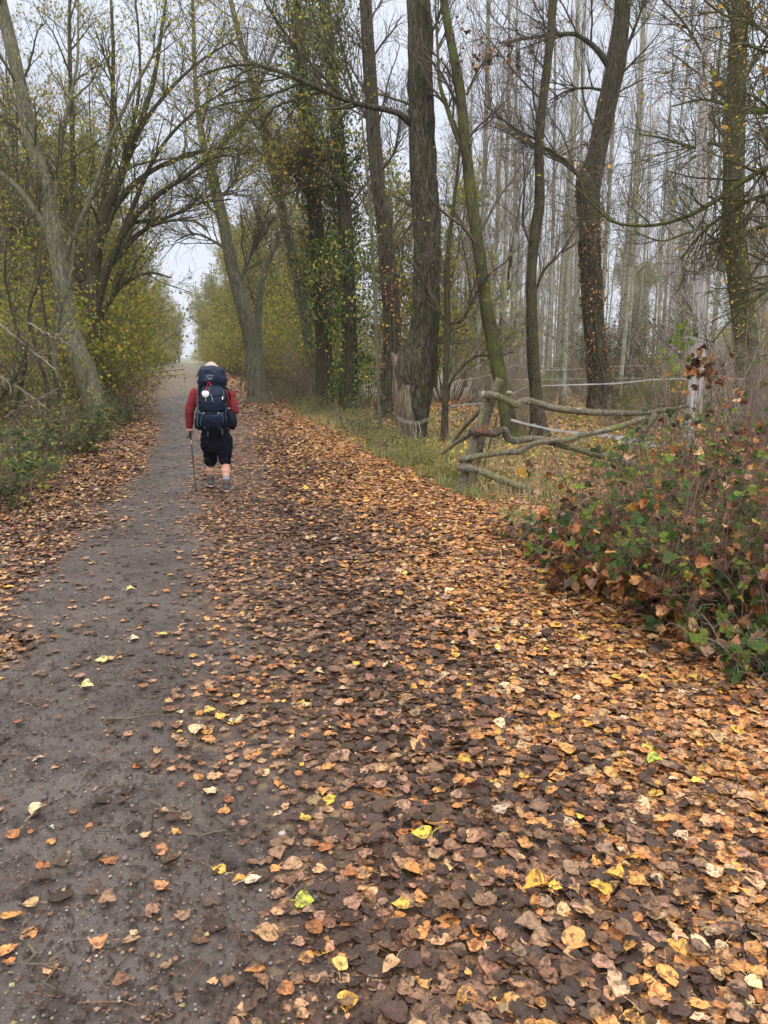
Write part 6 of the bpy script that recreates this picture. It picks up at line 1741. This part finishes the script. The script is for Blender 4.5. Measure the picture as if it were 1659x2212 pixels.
# --- trekking pole
tip = Q(442, 2042, 0.02); tip[2] = float(gz(tip[0], tip[1])) - .01
g1, g0 = Q(352, 1150, D0 + .06), Q(370, 1250, D0 + .05)
tp = thing('trekking_pole', 'dark trekking pole with a bronze section in the left hand of the hiker', 'trekking pole', tip)
ax = norm(tip - g1); L = np.linalg.norm(tip - g1)
seg = lambda a, b: np.array([g1 + ax * (L * a + (b - a) * L * t) for t in np.linspace(0, 1, 6)])
for nm, a, b, r, mt in [('grip', -.035, .11, .0155, 'grip'), ('upper_section', .11, .21, .0088, 'gold'), ('middle_section', .21, .56, .0080, 'pole'), ('lower_section', .56, .975, .0066, 'pole'), ('tip', .975, 1.0, .004, 'gold')]:
    mb = MB(); P = seg(a, b); rr = np.full(6, r)
    if nm == 'grip': rr = r * np.array([1.15, 1., .92, .98, .92, 1.]); 
    loft(mb, [(p, x, x) for p, x in zip(P, rr)], 14); mb.build(nm, M[mt], tp)
for t, r in ((.21, .0125), (.56, .0115)):
    mb = MB(); P = seg(t, t + .018); loft(mb, [(p, r, r) for p in P], 14); mb.build('lock_lever', M['grip'], tp)
mb = MB(); P = seg(.945, .952); loft(mb, [(P[0], .010, .010), (P[2], .024, .024), (P[-1], .024, .024)], 18); mb.build('basket', M['grip'], tp)
t = np.linspace(0, 2 * np.pi, 20); mb = MB(); c = gp + [-.02, 0, -.01]
tubes(mb, (c + np.stack([np.cos(t) * .03, np.sin(t) * .03, -.02 + .05 * np.cos(t)], 1))[None], np.full((1, 20), .004), 5); mb.build('wrist_strap', M['black'], tp)

# ------------------------------------------------------------------ labels for the background repeats
for phrase, lst in AUTO.items():
    bins = {}
    for px, o in lst:
        k = max(i for i, m in enumerate(MARKS) if m[0] <= max(px, -899)); bins.setdefault(k, []).append((px, o))
    for k, l in bins.items():
        l.sort(key=lambda a: a[0])
        nxt = MARKS[k + 1][1] if k + 1 < len(MARKS) else 'the right edge'
        for i, (px, o) in enumerate(l):
            w = (ORD[min(i, 29)] + ' ') if len(l) > 1 else 'only '
            o['label'] = ' '.join((w + phrase + ' between ' + MARKS[k][1].replace('the ', '') + ' and ' + nxt.replace('the ', '')).split()[:16])
for p in pop + [treeA, treeB, treeC, treeD, shA, shB, shC, shD, dk]:
    if p.name not in used:
        for c in list(p.children): bpy.data.objects.remove(c)
        bpy.data.objects.remove(p)

# ------------------------------------------------------------------ air, sky, light, camera
hz = bpy.data.materials.new('mist'); hz.use_nodes = True; nt = hz.node_tree; nt.nodes.clear()
out = nt.nodes.new('ShaderNodeOutputMaterial'); pv = nt.nodes.new('ShaderNodeVolumePrincipled')
pv.inputs['Color'].default_value = (.93, .95, 1, 1); pv.inputs['Density'].default_value = .0006; pv.inputs['Anisotropy'].default_value = .2
nt.links.new(pv.outputs[0], out.inputs['Volume'])
mb = MB(); mb.add(*boxv((0, 255, 15.5), 1080, 550, 35)); hb = mb.build('haze', hz, None, False); tag(hb, 'thin autumn mist thickening down the track', None, None, 'stuff')

w = bpy.data.worlds.new('World'); scn.world = w; w.use_nodes = True; nt = w.node_tree; bg = nt.nodes['Background']
sky = nt.nodes.new('ShaderNodeTexSky'); sky.sky_type = 'NISHITA'; sky.sun_disc = False; sky.sun_elevation = math.radians(38); sky.sun_rotation = math.radians(200); sky.dust_density = 4; sky.air_density = 1.2
tc = nt.nodes.new('ShaderNodeTexCoord'); sx = nt.nodes.new('ShaderNodeSeparateXYZ'); nt.links.new(tc.outputs['Generated'], sx.inputs[0])
SKY = 1.0
oc = ramp(nt, sx.outputs[2], [(0., (.72, .77, .88)), (.28, (.74, .79, .91)), (.45, (.80, .84, .93)), (1., (1., .955, .88))])
gain = nt.nodes.new('ShaderNodeMapRange'); gain.inputs['From Min'].default_value = .38; gain.inputs['From Max'].default_value = 1; gain.inputs['To Min'].default_value = 8.3 * SKY; gain.inputs['To Max'].default_value = 31 * SKY
nt.links.new(sx.outputs[2], gain.inputs[0])
vm = nt.nodes.new('ShaderNodeVectorMath'); vm.operation = 'SCALE'; nt.links.new(oc, vm.inputs[0]); nt.links.new(gain.outputs[0], vm.inputs['Scale'])
ad = mixc(nt, vm.outputs[0], sky.outputs[0], .12)
nt.links.new(ad, bg.inputs['Color']); bg.inputs['Strength'].default_value = .1

sl = bpy.data.lights.new('sun', 'SUN'); sl.energy = 1.1; sl.angle = math.radians(25); sl.color = (1, .96, .9)
so = bpy.data.objects.new('sun', sl); COL.objects.link(so)
so.rotation_euler = (math.radians(52), 0, math.radians(20))

cam = bpy.data.cameras.new('camera'); co = bpy.data.objects.new('camera', cam); COL.objects.link(co); scn.camera = co
cam.sensor_fit = 'VERTICAL'; cam.sensor_height = 36; cam.lens = 36 * FPX / 2212; cam.clip_end = 2000; cam.clip_start = .05
co.location = (0, 0, CAM_H); co.rotation_euler = (math.pi / 2 - PITCH, 0, 0)

scn.view_settings.view_transform = 'Standard'; scn.view_settings.look = 'None'; scn.view_settings.gamma = 1; scn.view_settings.exposure = 0.55
scn.cycles.max_bounces = 5; scn.cycles.diffuse_bounces = 3; scn.cycles.glossy_bounces = 2; scn.cycles.transmission_bounces = 2; scn.cycles.volume_bounces = 1; scn.cycles.transparent_max_bounces = 4
scn.cycles.use_denoising = True; scn.cycles.use_adaptive_sampling = True; scn.cycles.adaptive_threshold = .02
for o in bpy.data.objects:
    if o.get('label') and len(o['label'].split()) > 16: print('LONG', len(o['label'].split()), o['label'])
print('objects', len(bpy.data.objects), 'verts', sum(len(m.vertices) for m in bpy.data.meshes) / 1e6)
